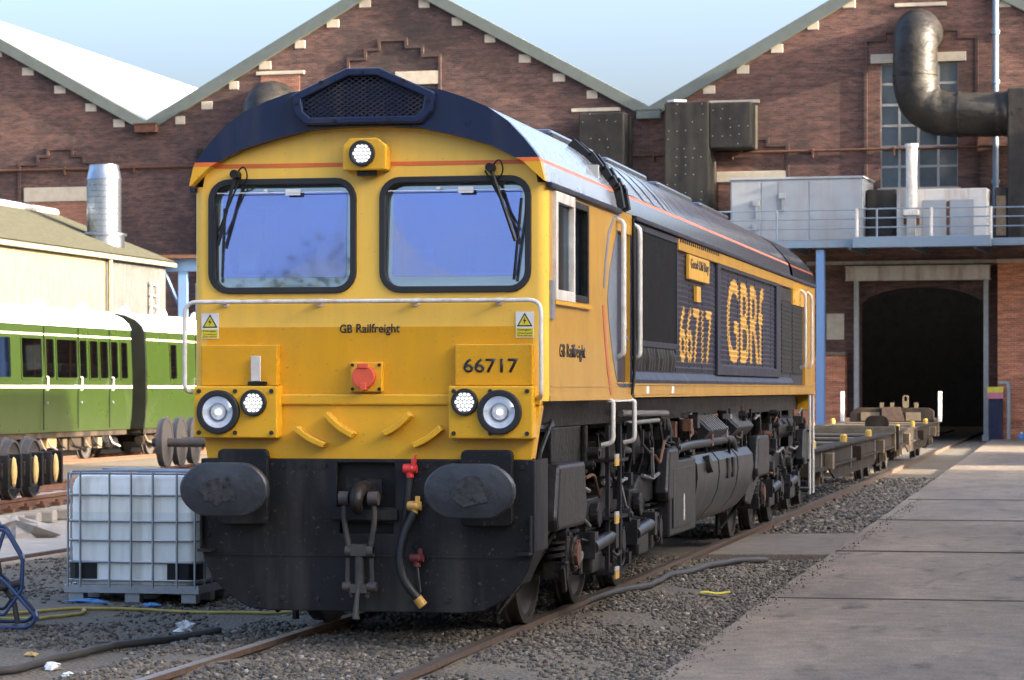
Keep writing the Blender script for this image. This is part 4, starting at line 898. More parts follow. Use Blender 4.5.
# --- visor fascia
arc = ARC+[(-x,z) for x,z in ARC[::-1]]
hi = [p for p in PROF if p[1] >= 3.40]; ah = [p for p in ARC if p[1] >= 3.40]
a = MB()
oh = hi+[(-x,z) for x,z in hi[-2::-1]]; ih = [(-x,z) for x,z in ah]+ah[::-1]
a.prism(oh+ih, 'y', -.10, .0)
vz = lp(a, 'roof_visor', 'blue', smooth=30)
for s in (-1,1):
    a = MB(); a.prism([(s*1.262,3.37),(s*1.248,3.40),(s*1.085,3.40),(s*1.14,3.37)], 'y', -.101, .0); lp(a, 'visor_stripe', 'orange', vz)
    a = MB(); a.prism([(s*1.262,3.37),(s*1.14,3.37),(s*1.285,3.235),(s*1.294,3.235)], 'y', -.10, .0); lp(a, 'visor_tip', 'yellow', vz)
a = MB(); a.box(-1.135,1.135,-.003,.001,3.362,3.392); lp(a, 'front_stripe', 'orange', front)
# --- roof sections
def roof(y0, y1, name='roof', mat='roof_blue', inset=0.):
    a = MB(); pr = [(x*(1-inset), z-inset*.8) for x,z in prof]; n = len(pr)
    yy = [y0,y1]
    for i in range(n-1):
        z0,z1 = sorted((prof[i][1],prof[i+1][1]))
        a.m(1 if (3.36 < z0 and z1 < 3.41) else 0)
        (x0,za),(x1,zb) = pr[i],pr[i+1]
        a.add([(x0,y0,za),(x0,y1,za),(x1,y1,zb),(x1,y0,zb)], [(0,1,2,3)])
    a.m(0)
    if y0 > .5: a.add([(x,y0,z) for x,z in pr], [tuple(range(n))])
    a.add([(x,y1,z) for x,z in pr], [tuple(range(n))[::-1]])
    bm = bmesh.new(); vs = {}
    q = MB()      # weld
    mp = {}
    for f,mi in zip(a.f,a.mi):
        ids = []
        for i in f:
            k = tuple(round(c,5) for c in a.v[i])
            if k not in mp: mp[k] = len(q.v); q.v.append(k)
            ids.append(mp[k])
        q.f.append(tuple(ids)); q.mi.append(mi)
    bm.free()
    return lp(q, name, [mat,'orange'], smooth=40)
roof(0,3.05,mat='roof_sheen'); roof(3.38,16.7)  # front section carries the sky sheen in its base colour
for y0_,y1_ in ((3.46,4.45),(4.66,5.1),(5.26,5.7),(5.95,6.2),(6.36,6.46),(6.7,6.78),(7.5,7.56),(9.0,9.05)):     # sky reflection on the dark roof shoulder, painted as pale strips
    a = MB()
    for s in (1,-1):
        a = MB()
        for i in list(range(2,9)): (x0,z0),(x1,z1) = PROF[i],PROF[i+1]; a.add([(s*x0*1.003,y0_,z0+.004),(s*x1*1.003,y0_,z1+.004),(s*x1*1.003,y1_,z1+.004),(s*x0*1.003,y1_,z0+.004)], [(0,1,2,3)])
        a.v = [tuple(round(c,5) for c in p) for p in a.v]
        q = MB(); mp = {}
        for f in a.f:
            ids = []
            for i in f:
                if a.v[i] not in mp: mp[a.v[i]] = len(q.v); q.v.append(a.v[i])
                ids.append(mp[a.v[i]])
            q.f.append(tuple(ids)); q.mi.append(0)
        lp(q, 'roof_sheen_strip', 'roof_sheen', smooth=40); roof(17.0,20.05)
a = MB(); pr = [(x*.965,z-.03) for x,z in prof]; a.prism(pr, 'y', 3.051, 3.379); a.prism(pr, 'y', 16.701, 16.999); lp(a, 'roof_gap', 'black')
for y in (3.02, 3.30):     # raised weather strips either side of the gap
    a = MB()
    for s in (-1,1):
        for i in range(6): (x0,z0),(x1,z1) = PROF[i],PROF[i+1]; a.add([(s*x0,y,z0),(s*x1,y,z1),(s*(x1+.05),y,z1+.05),(s*(x0+.05),y,z0+.02),(s*x0,y+.09,z0),(s*x1,y+.09,z1),(s*(x1+.05),y+.09,z1+.05),(s*(x0+.05),y+.09,z0+.02)], [(0,1,2,3),(4,7,6,5),(3,2,6,7),(0,3,7,4),(1,5,6,2)])
    lp(a, 'weather_strip', 'black', split=True)
for y in (4.6,5.2,5.9,6.5,7.3,8.1,9.6,11.2,12.6,14.0,15.3):       # roof panel seams
    a = MB()
    for s in (-1,1):
        for i in range(3,9): (x0,z0),(x1,z1) = PROF[i],PROF[i+1]; a.add([(s*x0*1.004,y,z0+.006),(s*x1*1.004,y,z1+.006),(s*x1*1.004,y+.035,z1+.006),(s*x0*1.004,y+.035,z0+.006)], [(0,1,2,3)])
    lp(a, 'roof_seam', 'side_blue')
for k,(y0,y1) in enumerate(((4.1,6.2),(7.0,9.4),(10.2,12.8),(13.6,16.2))):
    a = MB(); a.box(-.55,.55,y0,y1,3.87,3.99); lp(a, 'roof_hatch', 'roof_blue', bevel=.03)
for s in (-1,1):           # gutter at the roof edge
    a = MB(); a.box(s*1.285,s*1.325,.0,3.05,3.195,3.235); lp(a, 'gutter', 'side_blue', bevel=.008)
    a = MB(); a.box(s*1.28,s*1.315,3.86,19.98,3.19,3.232); lp(a, 'gutter', 'side_blue', bevel=.008)
# --- horn grille housing
hx = [(-.12,4.04),(.12,4.04),(.52,3.86),(.50,3.73),(.42,3.648),(-.42,3.648),(-.50,3.73),(-.52,3.86)]
hin = [(-.10,3.985),(.10,3.985),(.445,3.83),(.43,3.745),(.38,3.70),(-.38,3.70),(-.43,3.745),(-.445,3.83)]
a = MB(); a.sheet([hx,hin], 'y', -.17, .05); hg = lp(a, 'horn_housing', 'blue', bevel=.012)
a = MB(); a.sheet([hx,[(x*.93,3.84+(z-3.84)*.9) for x,z in hx]], 'y', -.119, .6); a.prism([(x*.94,3.84+(z-3.84)*.92) for x,z in hx], 'y', -.02, .0); lp(a, 'horn_box', 'black', hg)
def clip(p, q, poly):
    t0,t1 = 0.,1.; n = len(poly); cx = sum(v[0] for v in poly)/n; cz = sum(v[1] for v in poly)/n
    for i in range(n):
        ax,az = poly[i]; bx_,bz = poly[(i+1)%n]; nx_,nz = -(bz-az),(bx_-ax)
        if nx_*(cx-ax)+nz*(cz-az) < 0: nx_,nz = -nx_,-nz
        d0 = nx_*(p[0]-ax)+nz*(p[1]-az); d1 = nx_*(q[0]-ax)+nz*(q[1]-az)
        if d0 < 0 and d1 < 0: return None
        if d0 < 0: t0 = max(t0, d0/(d0-d1))
        elif d1 < 0: t1 = min(t1, d0/(d0-d1))
    if t0 >= t1: return None
    f = lambda t: (p[0]+(q[0]-p[0])*t, p[1]+(q[1]-p[1])*t)
    return f(t0), f(t1)
a = MB()
for s in (-1,1):
    for k in range(-40,41):
        c = clip((k*.052-1,3.84-s*.62),(k*.052+1,3.84+s*.62), hin)
        if c: (x0,z0),(x1,z1) = c; a.tube([(x0,-.135,z0),(x1,-.135,z1)], .0055, 4)
lp(a, 'horn_mesh', 'side_blue', hg, kind='stuff')
for x in (-.17,.13):
    a = MB(); a.lathe([(-.09,.13),(-.085,.145),(-.06,.12),(.0,.07)], 'y', (x,0,3.83), 24); lp(a, 'horn', 'side_blue', hg, smooth=40)
a = MB()
for x,z in ((-.3,3.945),(.3,3.945),(0,4.01),(-.48,3.8),(.48,3.8),(-.2,3.672),(.2,3.672)): a.cyl((x,-.165,z),(x,-.18,z),.012,seg=8)
lp(a, 'bolt', 'black', hg, split=True)
# --- lamps
def led_lamp(x, z, r, y, parent):
    a = MB(); a.sheet([circ(x,z,r,28), circ(x,z,r*.74,28)], 'y', y-.035, .045); rim = lp(a, 'lamp', 'rubber', parent, bevel=.006)
    a = MB(); a.cyl((x,y-.001,z),(x,y-.008,z),r*.76,seg=24); lp(a, 'reflector', 'lamp_dark', rim)
    a = MB()
    q = r*.155
    for i in range(-4,5):
        for j in range(-4,5):
            dx = (i+.5*(j%2))*q*2.05; dz = j*q*1.8
            if math.hypot(dx,dz) < r*.66: a.cyl((x+dx,y-.009,z+dz),(x+dx,y-.018,z+dz),q*.86,seg=8)
    lp(a, 'led_array', 'led', rim, kind='stuff')
    return rim
def head_lamp(x, z, r, y, parent):
    a = MB(); a.sheet([circ(x,z,r,36), circ(x,z,r*.72,36)], 'y', y-.045, .055); rim = lp(a, 'lamp', 'rubber', parent, bevel=.008)
    a = MB(); pr = [(-.036+.030*(1-(k/8)**2), max(.012,r*.72*k/8)) for k in range(8,-1,-1)]
    v = []; seg = 32
    for t_,rr in pr:
        for k in range(seg): an = 2*math.pi*k/seg; v.append((x+rr*math.cos(an), y+t_, z+rr*math.sin(an)))
    f = [(i*seg+k,i*seg+(k+1)%seg,(i+1)*seg+(k+1)%seg,(i+1)*seg+k) for i in range(len(pr)-1) for k in range(seg)]
    a.add(v,f); lp(a, 'reflector', 'lens_white', rim, smooth=60)
    a = MB(); a.sheet([circ(x,z,r*.42,28),circ(x,z,r*.35,28)], 'y', y-.026, .02); lp(a, 'inner_ring', 'lamp_dark', rim)
    a = MB(); a.cyl((x,y-.004,z),(x,y-.03,z),.022,seg=12); lp(a, 'bulb', 'bulb', rim)
    a = MB(); v = []
    for i in range(7):
        rr = r*.73*math.cos(i*math.pi/12); d = -.04-.025*math.sin(i*math.pi/12)
        for k in range(seg): an = 2*math.pi*k/seg; v.append((x+rr*math.cos(an), y+d, z+rr*math.sin(an)))
    a.add(v, [(i*seg+k,i*seg+(k+1)%seg,(i+1)*seg+(k+1)%seg,(i+1)*seg+k) for i in range(6) for k in range(seg)]+[tuple(range(6*seg,7*seg))]); lp(a, 'lens', 'lamp_glass', rim, smooth=60)
a = MB(); a.prism([(-.155,3.325),(.165,3.325),(.165,3.50),(.10,3.555),(-.10,3.555),(-.155,3.50)], 'y', -.13, .0); hb = lp(a, 'headlamp_box', 'yellow', bevel=.012)
a = MB(); a.box(-.06,.07,-.09,-.03,3.29,3.324); lp(a, 'lamp_bracket', 'under', hb)
led_lamp(-.008,3.442,.092,-.13,hb)
BX = [(-1.243,-.627),(.615,1.217)]
for i,(x0,x1) in enumerate(BX):
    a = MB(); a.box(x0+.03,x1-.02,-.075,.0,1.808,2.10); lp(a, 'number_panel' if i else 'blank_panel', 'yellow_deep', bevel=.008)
    a = MB(); a.box(x0,x1,-.15,.0,1.438,1.806); b_ = lp(a, 'headlamp_box', 'yellow', bevel=.01)
    a = MB()
    for x in (x0+.04,(x0+x1)/2,x1-.04):
        for z in (1.475,1.77): a.cyl((x,-.149,z),(x,-.162,z),.016,seg=8)
    lp(a, 'bolt', 'rubber', b_, split=True)
    if i == 0: head_lamp(-1.055,1.622,.156,-.15,b_); led_lamp(-.797,1.687,.095,-.15,b_)
    else: head_lamp(.985,1.624,.156,-.15,b_); led_lamp(.735,1.694,.095,-.15,b_)
text('66717', 'number_text', 'letter_black', L, 'y', .708, 1.10, 1.90, 2.0, -.076, bold=.012)
text('GB', 'operator_text', 'letter_black', L, 'y', -.205, -.115, 2.183, 2.243, -.006, bold=.012)
text('Railfreight', 'operator_text', 'letter_black', L, 'y', -.085, .232, 2.165, 2.247, -.006, bold=.012)
a = MB(); a.box(-.83,-.76,-.12,-.095,1.84,2.02); li = lp(a, 'lamp_iron', 'white_rail', bevel=.004)
a = MB(); a.box(-.85,-.72,-.125,-.076,1.812,1.838); lp(a, 'lamp_iron_foot', 'under', li)
# --- nose band, ledge, handrail
a = MB(); a.box(-1.19,1.19,-.005,.0,1.752,2.225); lp(a, 'nose_band', 'yellow_deep')  # thin sheet across the lower face in a deeper yellow
a = MB(); a.box(-1.25,1.25,-.045,.06,1.672,1.75); lp(a, 'ledge', 'yellow', bevel=.012)
a = MB(); a.tube([(-1.30,-.02,1.76),(-1.325,-.10,1.78),(-1.325,-.10,2.405),(1.265,-.10,2.405),(1.265,-.10,1.74),(1.24,-.02,1.72)], .0155, 10, bend=.09)
hr = lp(a, 'front_handrail', 'white_rail', smooth=60)
a = MB()
for x in (-1.05,-.35,.35,.95): a.cyl((x,.0,2.40),(x,-.1,2.405),.014,seg=8).cyl((x,.0,2.40),(x,-.012,2.40),.03,seg=10)
lp(a, 'handrail_stanchion', 'white_rail', hr, split=True)
a = MB(); a.box(-.118,.115,-.055,.0,1.765,1.975); sk_ = lp(a, 'jumper_socket', 'yellow', bevel=.006)
a = MB(); a.cyl((-.01,-.055,1.87),(-.01,-.115,1.87),.083,seg=24).box(-.035,.015,-.12,-.06,1.775,1.83).box(-.05,.03,-.125,-.11,1.93,1.965); lp(a, 'socket_cap', 'socket_red', sk_, bevel=.006)
a = MB()
for x in (-.1,.095):
    for z in (1.785,1.955): a.cyl((x,-.055,z),(x,-.065,z),.012,seg=8)
lp(a, 'bolt', 'under', sk_, split=True)
# --- warning plates
for xc in (-1.165,1.132):
    a = MB(); a.box(xc-.064,xc+.064,-.012,-.0055,2.145,2.327); wp = lp(a, 'warning_plate', 'white_paint')
    a = MB(); a.box(xc-.06,xc+.06,-.0145,-.0125,2.15,2.212); lp(a, 'plate_field', 'tape_yellow', wp)
    a = MB(); a.prism([(xc-.056,2.224),(xc+.056,2.224),(xc,2.32)], 'y', -.0145, -.0125); lp(a, 'triangle', 'letter_black', wp)
    a = MB(); a.prism([(xc-.042,2.232),(xc+.042,2.232),(xc,2.304)], 'y', -.0165, -.0147); lp(a, 'triangle', 'tape_yellow', wp)
    a = MB(); a.prism([(xc+.006,2.288),(xc-.013,2.262),(xc,2.262),(xc-.006,2.238),(xc+.014,2.268),(xc+.001,2.268)], 'y', -.0185, -.0167); lp(a, 'bolt_symbol', 'letter_black', wp)
    text('Danger', 'plate_text', 'letter_black', wp, 'y', xc-.05, xc+.05, 2.19, 2.207, -.0147, .001, .01)
    text('Overhead', 'plate_text', 'letter_black', wp, 'y', xc-.05, xc+.05, 2.171, 2.184, -.0147, .001)
    text('live wires', 'plate_text', 'letter_black', wp, 'y', xc-.05, xc+.05, 2.154, 2.167, -.0147, .001)
# --- skirt and snowplough
a = MB(); a.sheet([[(-1.245,1.672),(-1.185,1.29),(1.185,1.29),(1.245,1.672)], ], 'y', -.02, .14); lp(a, 'skirt', 'yellow', bevel=.01)
hp = [(1.215,1.29),(1.215,.65),(1.17,.52),(1.11,.42),(1.0,.315),(.86,.232),(.7,.213)]
pl = hp+[(-x,z) for x,z in hp[::-1]]
a = MB(); a.sheet([pl,[(-.21,.95),(.21,.95),(.21,1.262),(-.21,1.262)],[(-.19,.765),(.20,.765),(.20,.84),(-.19,.84)]], 'y', -.07, .05)
pw = lp(a, 'snowplough', 'plough', bevel=.008)
a = MB()
for s in (-1,1): a.prism([(s*1.19,.65),(s*1.215,.65),(s*1.215,1.29),(s*1.19,1.29)], 'y', -.018, .42); a.prism([(s*1.08,.42),(s*1.11,.42),(s*1.215,.65),(s*1.19,.65)], 'y', -.018, .3)
lp(a, 'plough_return', 'plough', pw, split=True)
a = MB(); a.box(-.35,.35,.02,.06,.7,1.27); lp(a, 'coupling_pocket', 'black', pw)
b_ = None
for x_,z_ in [(s*k,1.24) for s in (-1,1) for k in (.30,.45,.60,1.13)]+[(s*k,.30) for s in (-1,1) for k in (.35,.6,.8)]+[(s*1.16,.75) for s in (-1,1)]:
    a = MB(); a.cyl((x_,-.07,z_),(x_,-.086,z_),.017,seg=6); lp(a, 'bolt', 'under_grey', pw)
a = MB(); a.box(-1.19,1.19,-.078,-.0705,.60,.612); lp(a, 'plough_seam', 'plough', pw)
for s in (-1,1):
    x0,x1 = sorted((s*.70,s*1.07)); xc = s*.87
    a = MB(); a.prism(rrect(x0,x1,.825,1.36,.04,3), 'y', -.14, -.071); bf = lp(a, 'buffer_plate', 'plough', bevel=.01)
    a = MB(); a.cyl((xc,-.14,1.09),(xc,-.42,1.09),.13,.125,seg=24).cyl((xc,-.42,1.09),(xc,-.58,1.09),.095,seg=20).cyl((xc,-.14,1.09),(xc,-.19,1.09),.17,seg=24); lp(a, 'buffer_shank', 'under', bf, smooth=40)
    a = MB(); v = []; rings = ((1.0,-.585,.0),(1.0,-.635,.0),(.96,-.645,0),(.6,-.66,0),(.25,-.668,0))
    q = []
    pts_ = rrect(-.315,.315,-.19,.19,.17,8)
    pts_ = [(x*(1-.10*(abs(z)/.19)**2), z*(1-.10*(abs(x)/.315)**2)) for x,z in pts_]; n = len(pts_)
    for k,y,_ in rings: v += [(xc+x*k,y,1.09+z*k) for x,z in pts_]
    f = [(i*n+j,i*n+(j+1)%n,(i+1)*n+(j+1)%n,(i+1)*n+j) for i in range(4) for j in range(n)]+[tuple(range(n)),tuple(range(4*n,5*n))]
    a.add(v,f); bh = lp(a, 'buffer_head', 'buffer_face', bf, smooth=30)
    rr = random.Random(5+s); gp = [(xc+.02*s+(.13+rr.uniform(-.035,.03))*math.cos(t_*.35), 1.085+(.105+rr.uniform(-.03,.02))*math.sin(t_*.35)) for t_ in range(18)]
    a = MB(); a.prism(gp, 'y', -.671, -.664); lp(a, 'grease_mark', 'grease', bh)
    a = MB(); xa,xb = sorted((s*1.10,s*1.20)); a.box(xa,xb,-.20,-.071,.63,.65).box(xb-.012 if s > 0 else xa,xb if s > 0 else xa+.012,-.14,-.071,.65,.9); lp(a, 'shunter_step', 'plough', pw)
# --- grab handles
for (x0,z0),(x1,z1) in (((-.516,1.49),(-.302,1.37)),((-.295,1.59),(-.097,1.44)),((.151,1.452),(.34,1.594)),((.362,1.37),(.564,1.497))):
    a = MB(); n = 6; dx,dz = x1-x0,z1-z0; ln = math.hypot(dx,dz); nx_,nz = -dz/ln,dx/ln
    if nz < 0: nx_,nz = -nx_,-nz
    lo = []; hi_ = []
    for i in range(n+1):
        t_ = i/n; b_ = .013*math.sin(math.pi*t_); lo.append((x0+dx*t_-nx_*b_, z0+dz*t_-nz*b_)); hi_.append((x0+dx*t_+nx_*(.042-b_), z0+dz*t_+nz*(.042-b_)))
    a.prism(lo+hi_[::-1], 'y', -.13, -.022); lp(a, 'grab_handle', 'yellow', bevel=.006)
# --- coupling
a = MB(); a.tube([(0,.05,1.08),(0,-.16,1.08),(.0,-.30,1.07),(0,-.36,1.0),(0,-.30,.93),(0,-.22,.95)], [.07,.065,.055,.05,.04,.02], 10, bend=.05)
a.box(-.13,.13,-.12,-.075,1.0,1.16); ck = lp(a, 'coupling_hook', 'under', smooth=40)
a = MB(); a.box(-.24,.24,-.12,-.072,.86,.935); lp(a, 'drawbar_plate', 'plough', bevel=.006)
a = MB()
for s in (-1,1): a.tube([(s*.105,-.26,1.02),(s*.11,-.25,.86),(s*.075,-.24,.66)], .02, 8, bend=.05).cyl((s*.07,-.26,1.02),(s*.14,-.26,1.02),.05,seg=14).cyl((s*.05,-.24,.65),(s*.10,-.24,.65),.042,seg=12)
a.cyl((-.1,-.24,.66),(.1,-.24,.66),.025,seg=10); lp(a, 'coupling_link', 'wheel_dark', ck, smooth=40)
a = MB(); a.cyl((0,-.24,.70),(0,-.24,.36),.034,seg=12); a.box(-.055,.055,-.28,-.2,.62,.70).box(-.06,.06,-.28,-.2,.36,.42)
for s in (-1,1): a.tube([(s*.085,-.24,.60),(s*.09,-.24,.42),(s*.05,-.24,.33)], .017, 6, bend=.04).cyl((s*.06,-.24,.4),(s*.12,-.24,.4),.035,seg=10)
a.tube([(0,-.27,.44),(-.015,-.29,.25),(-.015,-.29,.18)], [.012,.02,.026], 8); lp(a, 'coupling_screw', 'wheel_dark', ck, smooth=40)
# --- brake pipes
def tap(x, z, mat, parent=None):
    a = MB(); a.lathe([(-.05,.022),(-.045,.034),(.02,.038),(.03,.03),(.05,.03)], 'x', (x,-.13,z), 12).cyl((x,-.13,z),(x,-.13,z-.06),.028,seg=10).cyl((x,-.13,z),(x,-.071,z),.03,seg=10)
    a.cbox((x+.03,-.15,z+.035),(.03,.02,.07)); return lp(a, 'air_tap', mat, smooth=40)
t1 = tap(.335,1.225,'red_paint'); t2 = tap(.365,.965,'tap_yellow'); t3 = tap(.385,.60,'red_dull')
a = MB(); a.tube([(.335,-.13,1.19),(.325,-.13,1.1),(.30,-.12,.9),(.275,-.09,.8)], .024, 10, bend=.1); lp(a, 'air_hose', 'rubber', t1, smooth=50)
a = MB(); a.tube([(.365,-.13,.92),(.30,-.17,.78),(.275,-.2,.6),(.30,-.2,.45),(.40,-.17,.32)], .031, 12, bend=.12, bseg=7); lp(a, 'air_hose', 'rubber', t2, smooth=50)
a = MB(); a.cyl((.395,-.17,.325),(.435,-.155,.27),.036,seg=12).cyl((.42,-.16,.29),(.42,-.16,.33),.018,seg=8); lp(a, 'hose_coupling', 'tap_yellow', t2, smooth=40)
a = MB(); a.tube([(.385,-.13,.56),(.4,-.14,.45),(.41,-.14,.36)], .012, 6).tube([(.36,-.1,.68),(.4,-.16,.66)], .02, 8); lp(a, 'air_hose', 'rubber', t3)
a = MB(); a.tube([(.365,-.08,1.32),(.36,-.1,1.25)], .012, 6); lp(a, 'tap_lever', 'red_paint', t1)
a = MB()
for x in (.44,.465): a.tube([(x,-.1,.97),(x,-.1,1.11)], .008, 6)
lp(a, 'tap_lever', 'under_grey', t2)

# --- cab sides
SX = 1.29
WY0,WY1,WZ0,WZ1 = .24,1.62,2.46,3.14
DY0,DY1,DZ0,DZ1 = 2.98,3.66,1.84,3.06
for s in (1,-1):
    a = MB(); a.sheet([[(.07,1.70),(3.75,1.70),(3.75,3.232),(.07,3.232)],[(WY0,WZ0),(WY1,WZ0),(WY1,WZ1),(WY0,WZ1)],[(DY0,DZ0),(DY1,DZ0),(DY1,DZ1),(DY0,DZ1)]], 'x', s*SX, -s*.05)
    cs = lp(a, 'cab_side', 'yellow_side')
    x = lambda d: s*(SX+d)
    ym = (WY0+WY1)/2
    a = MB()
    a.sheet([[(WY0-.045,WZ0-.045),(ym+.02,WZ0-.045),(ym+.02,WZ1+.045),(WY0-.045,WZ1+.045)],[(WY0+.03,WZ0+.03),(ym-.035,WZ0+.03),(ym-.035,WZ1-.03),(WY0+.03,WZ1-.03)]], 'x', x(-.02), s*.05)
    wfr = lp(a, 'side_window', 'white_rail', cs, bevel=.004)
    a = MB(); a.sheet([[(ym+.022,WZ0-.03),(WY1+.03,WZ0-.03),(WY1+.03,WZ1+.03),(ym+.022,WZ1+.03)],[(ym+.07,WZ0+.02),(WY1-.03,WZ0+.02),(WY1-.03,WZ1-.02),(ym+.07,WZ1-.02)]], 'x', x(-.03), s*.04); lp(a, 'window_frame', 'under', wfr, bevel=.004)
    a = MB(); a.box(min(x(-.015),x(-.009)),max(x(-.015),x(-.009)),WY0+.03,ym-.035,WZ0+.03,WZ1-.03); lp(a, 'pane', 'side_glass', wfr)
    a = MB(); a.box(min(x(-.035),x(-.029)),max(x(-.035),x(-.029)),ym+.06,WY1-.02,WZ0+.02,WZ1-.02); lp(a, 'pane', 'side_glass', wfr)
    a = MB(); a.box(min(x(-.09),x(-.08)),max(x(-.09),x(-.08)),WY0+.0,ym-.1,WZ0+.25,WZ1-.1); lp(a, 'blind', 'blind', wfr)
    a = MB(); a.box(min(x(.0),x(.03)),max(x(.0),x(.03)),WY0-.06,WY1+.06,WZ0-.075,WZ0-.047); lp(a, 'window_sill', 'yellow', wfr)
    # recessed door
    a = MB(); a.box(min(x(-.07),x(-.04)),max(x(-.07),x(-.04)),DY0+.005,DY1-.005,DZ0+.005,DZ1-.005); dr = lp(a, 'cab_door', 'blue', bevel=.005)
    a = MB(); a.box(min(x(-.04),x(-.015)),max(x(-.04),x(-.015)),DY1-.16,DY1-.06,2.28,2.31).cyl((x(-.04),DY1-.11,2.2),(x(-.0),DY1-.11,2.2),.02,seg=8); lp(a, 'door_handle', 'galv', dr)
    # livery: curved grey field, blue field around the door, grey and red swooshes
    def field(poly, name, mat, d): a = MB(); a.prism(poly, 'x', x(.0015), x(d)); lp(a, name, mat, cs)
    crv = [(3.0,3.06),(2.80,2.90),(2.62,2.72),(2.52,2.50),(2.60,2.30),(2.78,2.03),(2.97,1.86)]
    field(crv, 'livery_field', 'cab_grey', .004)
    field([(3.665,1.84),(3.74,1.84),(3.74,3.06),(3.665,3.06)], 'livery_field', 'blue', .004)
    field([(2.97,1.83),(3.74,1.83),(3.74,1.80),(3.1,1.80)], 'livery_field', 'blue', .004)
    g1 = [(3.10,3.20),(2.80,3.16),(2.55,3.02),(2.40,2.80),(2.33,2.58)]
    field(g1+[(y+.07,z-.01) for y,z in g1[::-1]], 'livery_stripe', 'cab_grey', .004)
    g2 = [(2.28,2.44),(2.38,2.18),(2.52,1.91),(2.70,1.71)]
    field(g2+[(y+.09,z+.005) for y,z in g2[::-1]], 'livery_stripe', 'red_stripe', .004)
    a = MB(); a.box(min(x(0),x(.012)),max(x(0),x(.012)),.07,3.75,1.70,1.735).box(min(x(0),x(.006)),max(x(0),x(.006)),.12,3.1,1.80,1.808); lp(a, 'sole_moulding', 'yellow_side', cs)
    for yy,z0,z1 in ((2.96,2.06,3.12),(3.80,2.06,3.12)):
        a = MB(); a.tube([(x(-.0),yy+.03,z0-.02),(x(.06),yy,z0),(x(.06),yy,z1),(x(-.0),yy+.03,z1+.03)], .022, 8, bend=.07); lp(a, 'door_handrail', 'white_rail', smooth=60)
    a = MB(); a.tube([(x(-.02),2.62,1.69),(x(.03),2.62,1.69),(x(.03),2.62,1.36),(x(-.06),2.62,1.34)], .02, 8, bend=.06); lp(a, 'step_handrail', 'white_rail', smooth=60)
    a = MB(); a.tube([(x(-.02),3.7,1.69),(x(.03),3.7,1.69),(x(.03),3.7,1.36),(x(-.06),3.7,1.34)], .02, 8, bend=.06); lp(a, 'step_handrail', 'white_rail', smooth=60)
    a = MB(); a.box(min(x(-.12),x(.02)),max(x(-.12),x(.02)),2.6,3.72,1.684,1.699); lp(a, 'threshold', 'white_rail')
    a = MB(); a.box(min(x(.0),x(.02)),max(x(.0),x(.02)),.09,.2,2.28,2.55); lp(a, 'grille_plate', 'galv', cs)
text('GB', 'operator_text', 'letter_black', L, 'x', .46, .68, 2.015, 2.11, SX+.001, bold=.006)
text('Railfreight', 'operator_text', 'letter_black', L, 'x', .75, 1.52, 1.985, 2.115, SX+.001, bold=.006)

# --- engine room sides
PIT = .0515; LZ0,LZ1 = 1.95,3.05
def lprof(z):
    t_ = ((z-LZ0)/PIT) % 1.0
    if t_ < .55: d = .008*t_/.55
    elif t_ < .7: d = .008
    elif t_ < .8: d = .008*(1-(t_-.7)/.1)
    else: d = 0
    return 1.258+d
brk = sorted({round(LZ0+PIT*(k+f),5) for k in range(22) for f in (.0,.275,.55,.7,.8)})
def louvre(y0, y1, name, s=1):
    a = MB(); zz = [z for z in brk if LZ0 <= z <= LZ1]; v = []
    for z in zz: v += [(s*lprof(z),y0,z),(s*lprof(z),y1,z)]
    a.add(v, [(2*i,2*i+1,2*i+3,2*i+2) for i in range(len(zz)-1)])
    o = lp(a, name, 'side_blue')
    a = MB()
    n_ = max(2, int((y1-y0)/.75))
    for k in range(n_+1):
        y = y0+(y1-y0)*k/n_; a.box(min(s*1.255,s*1.2635),max(s*1.255,s*1.2635),y-.018,y+.018,LZ0,LZ1)
    if s > 0: lp(a, 'mullion', 'side_blue', o, split=True)
    return o
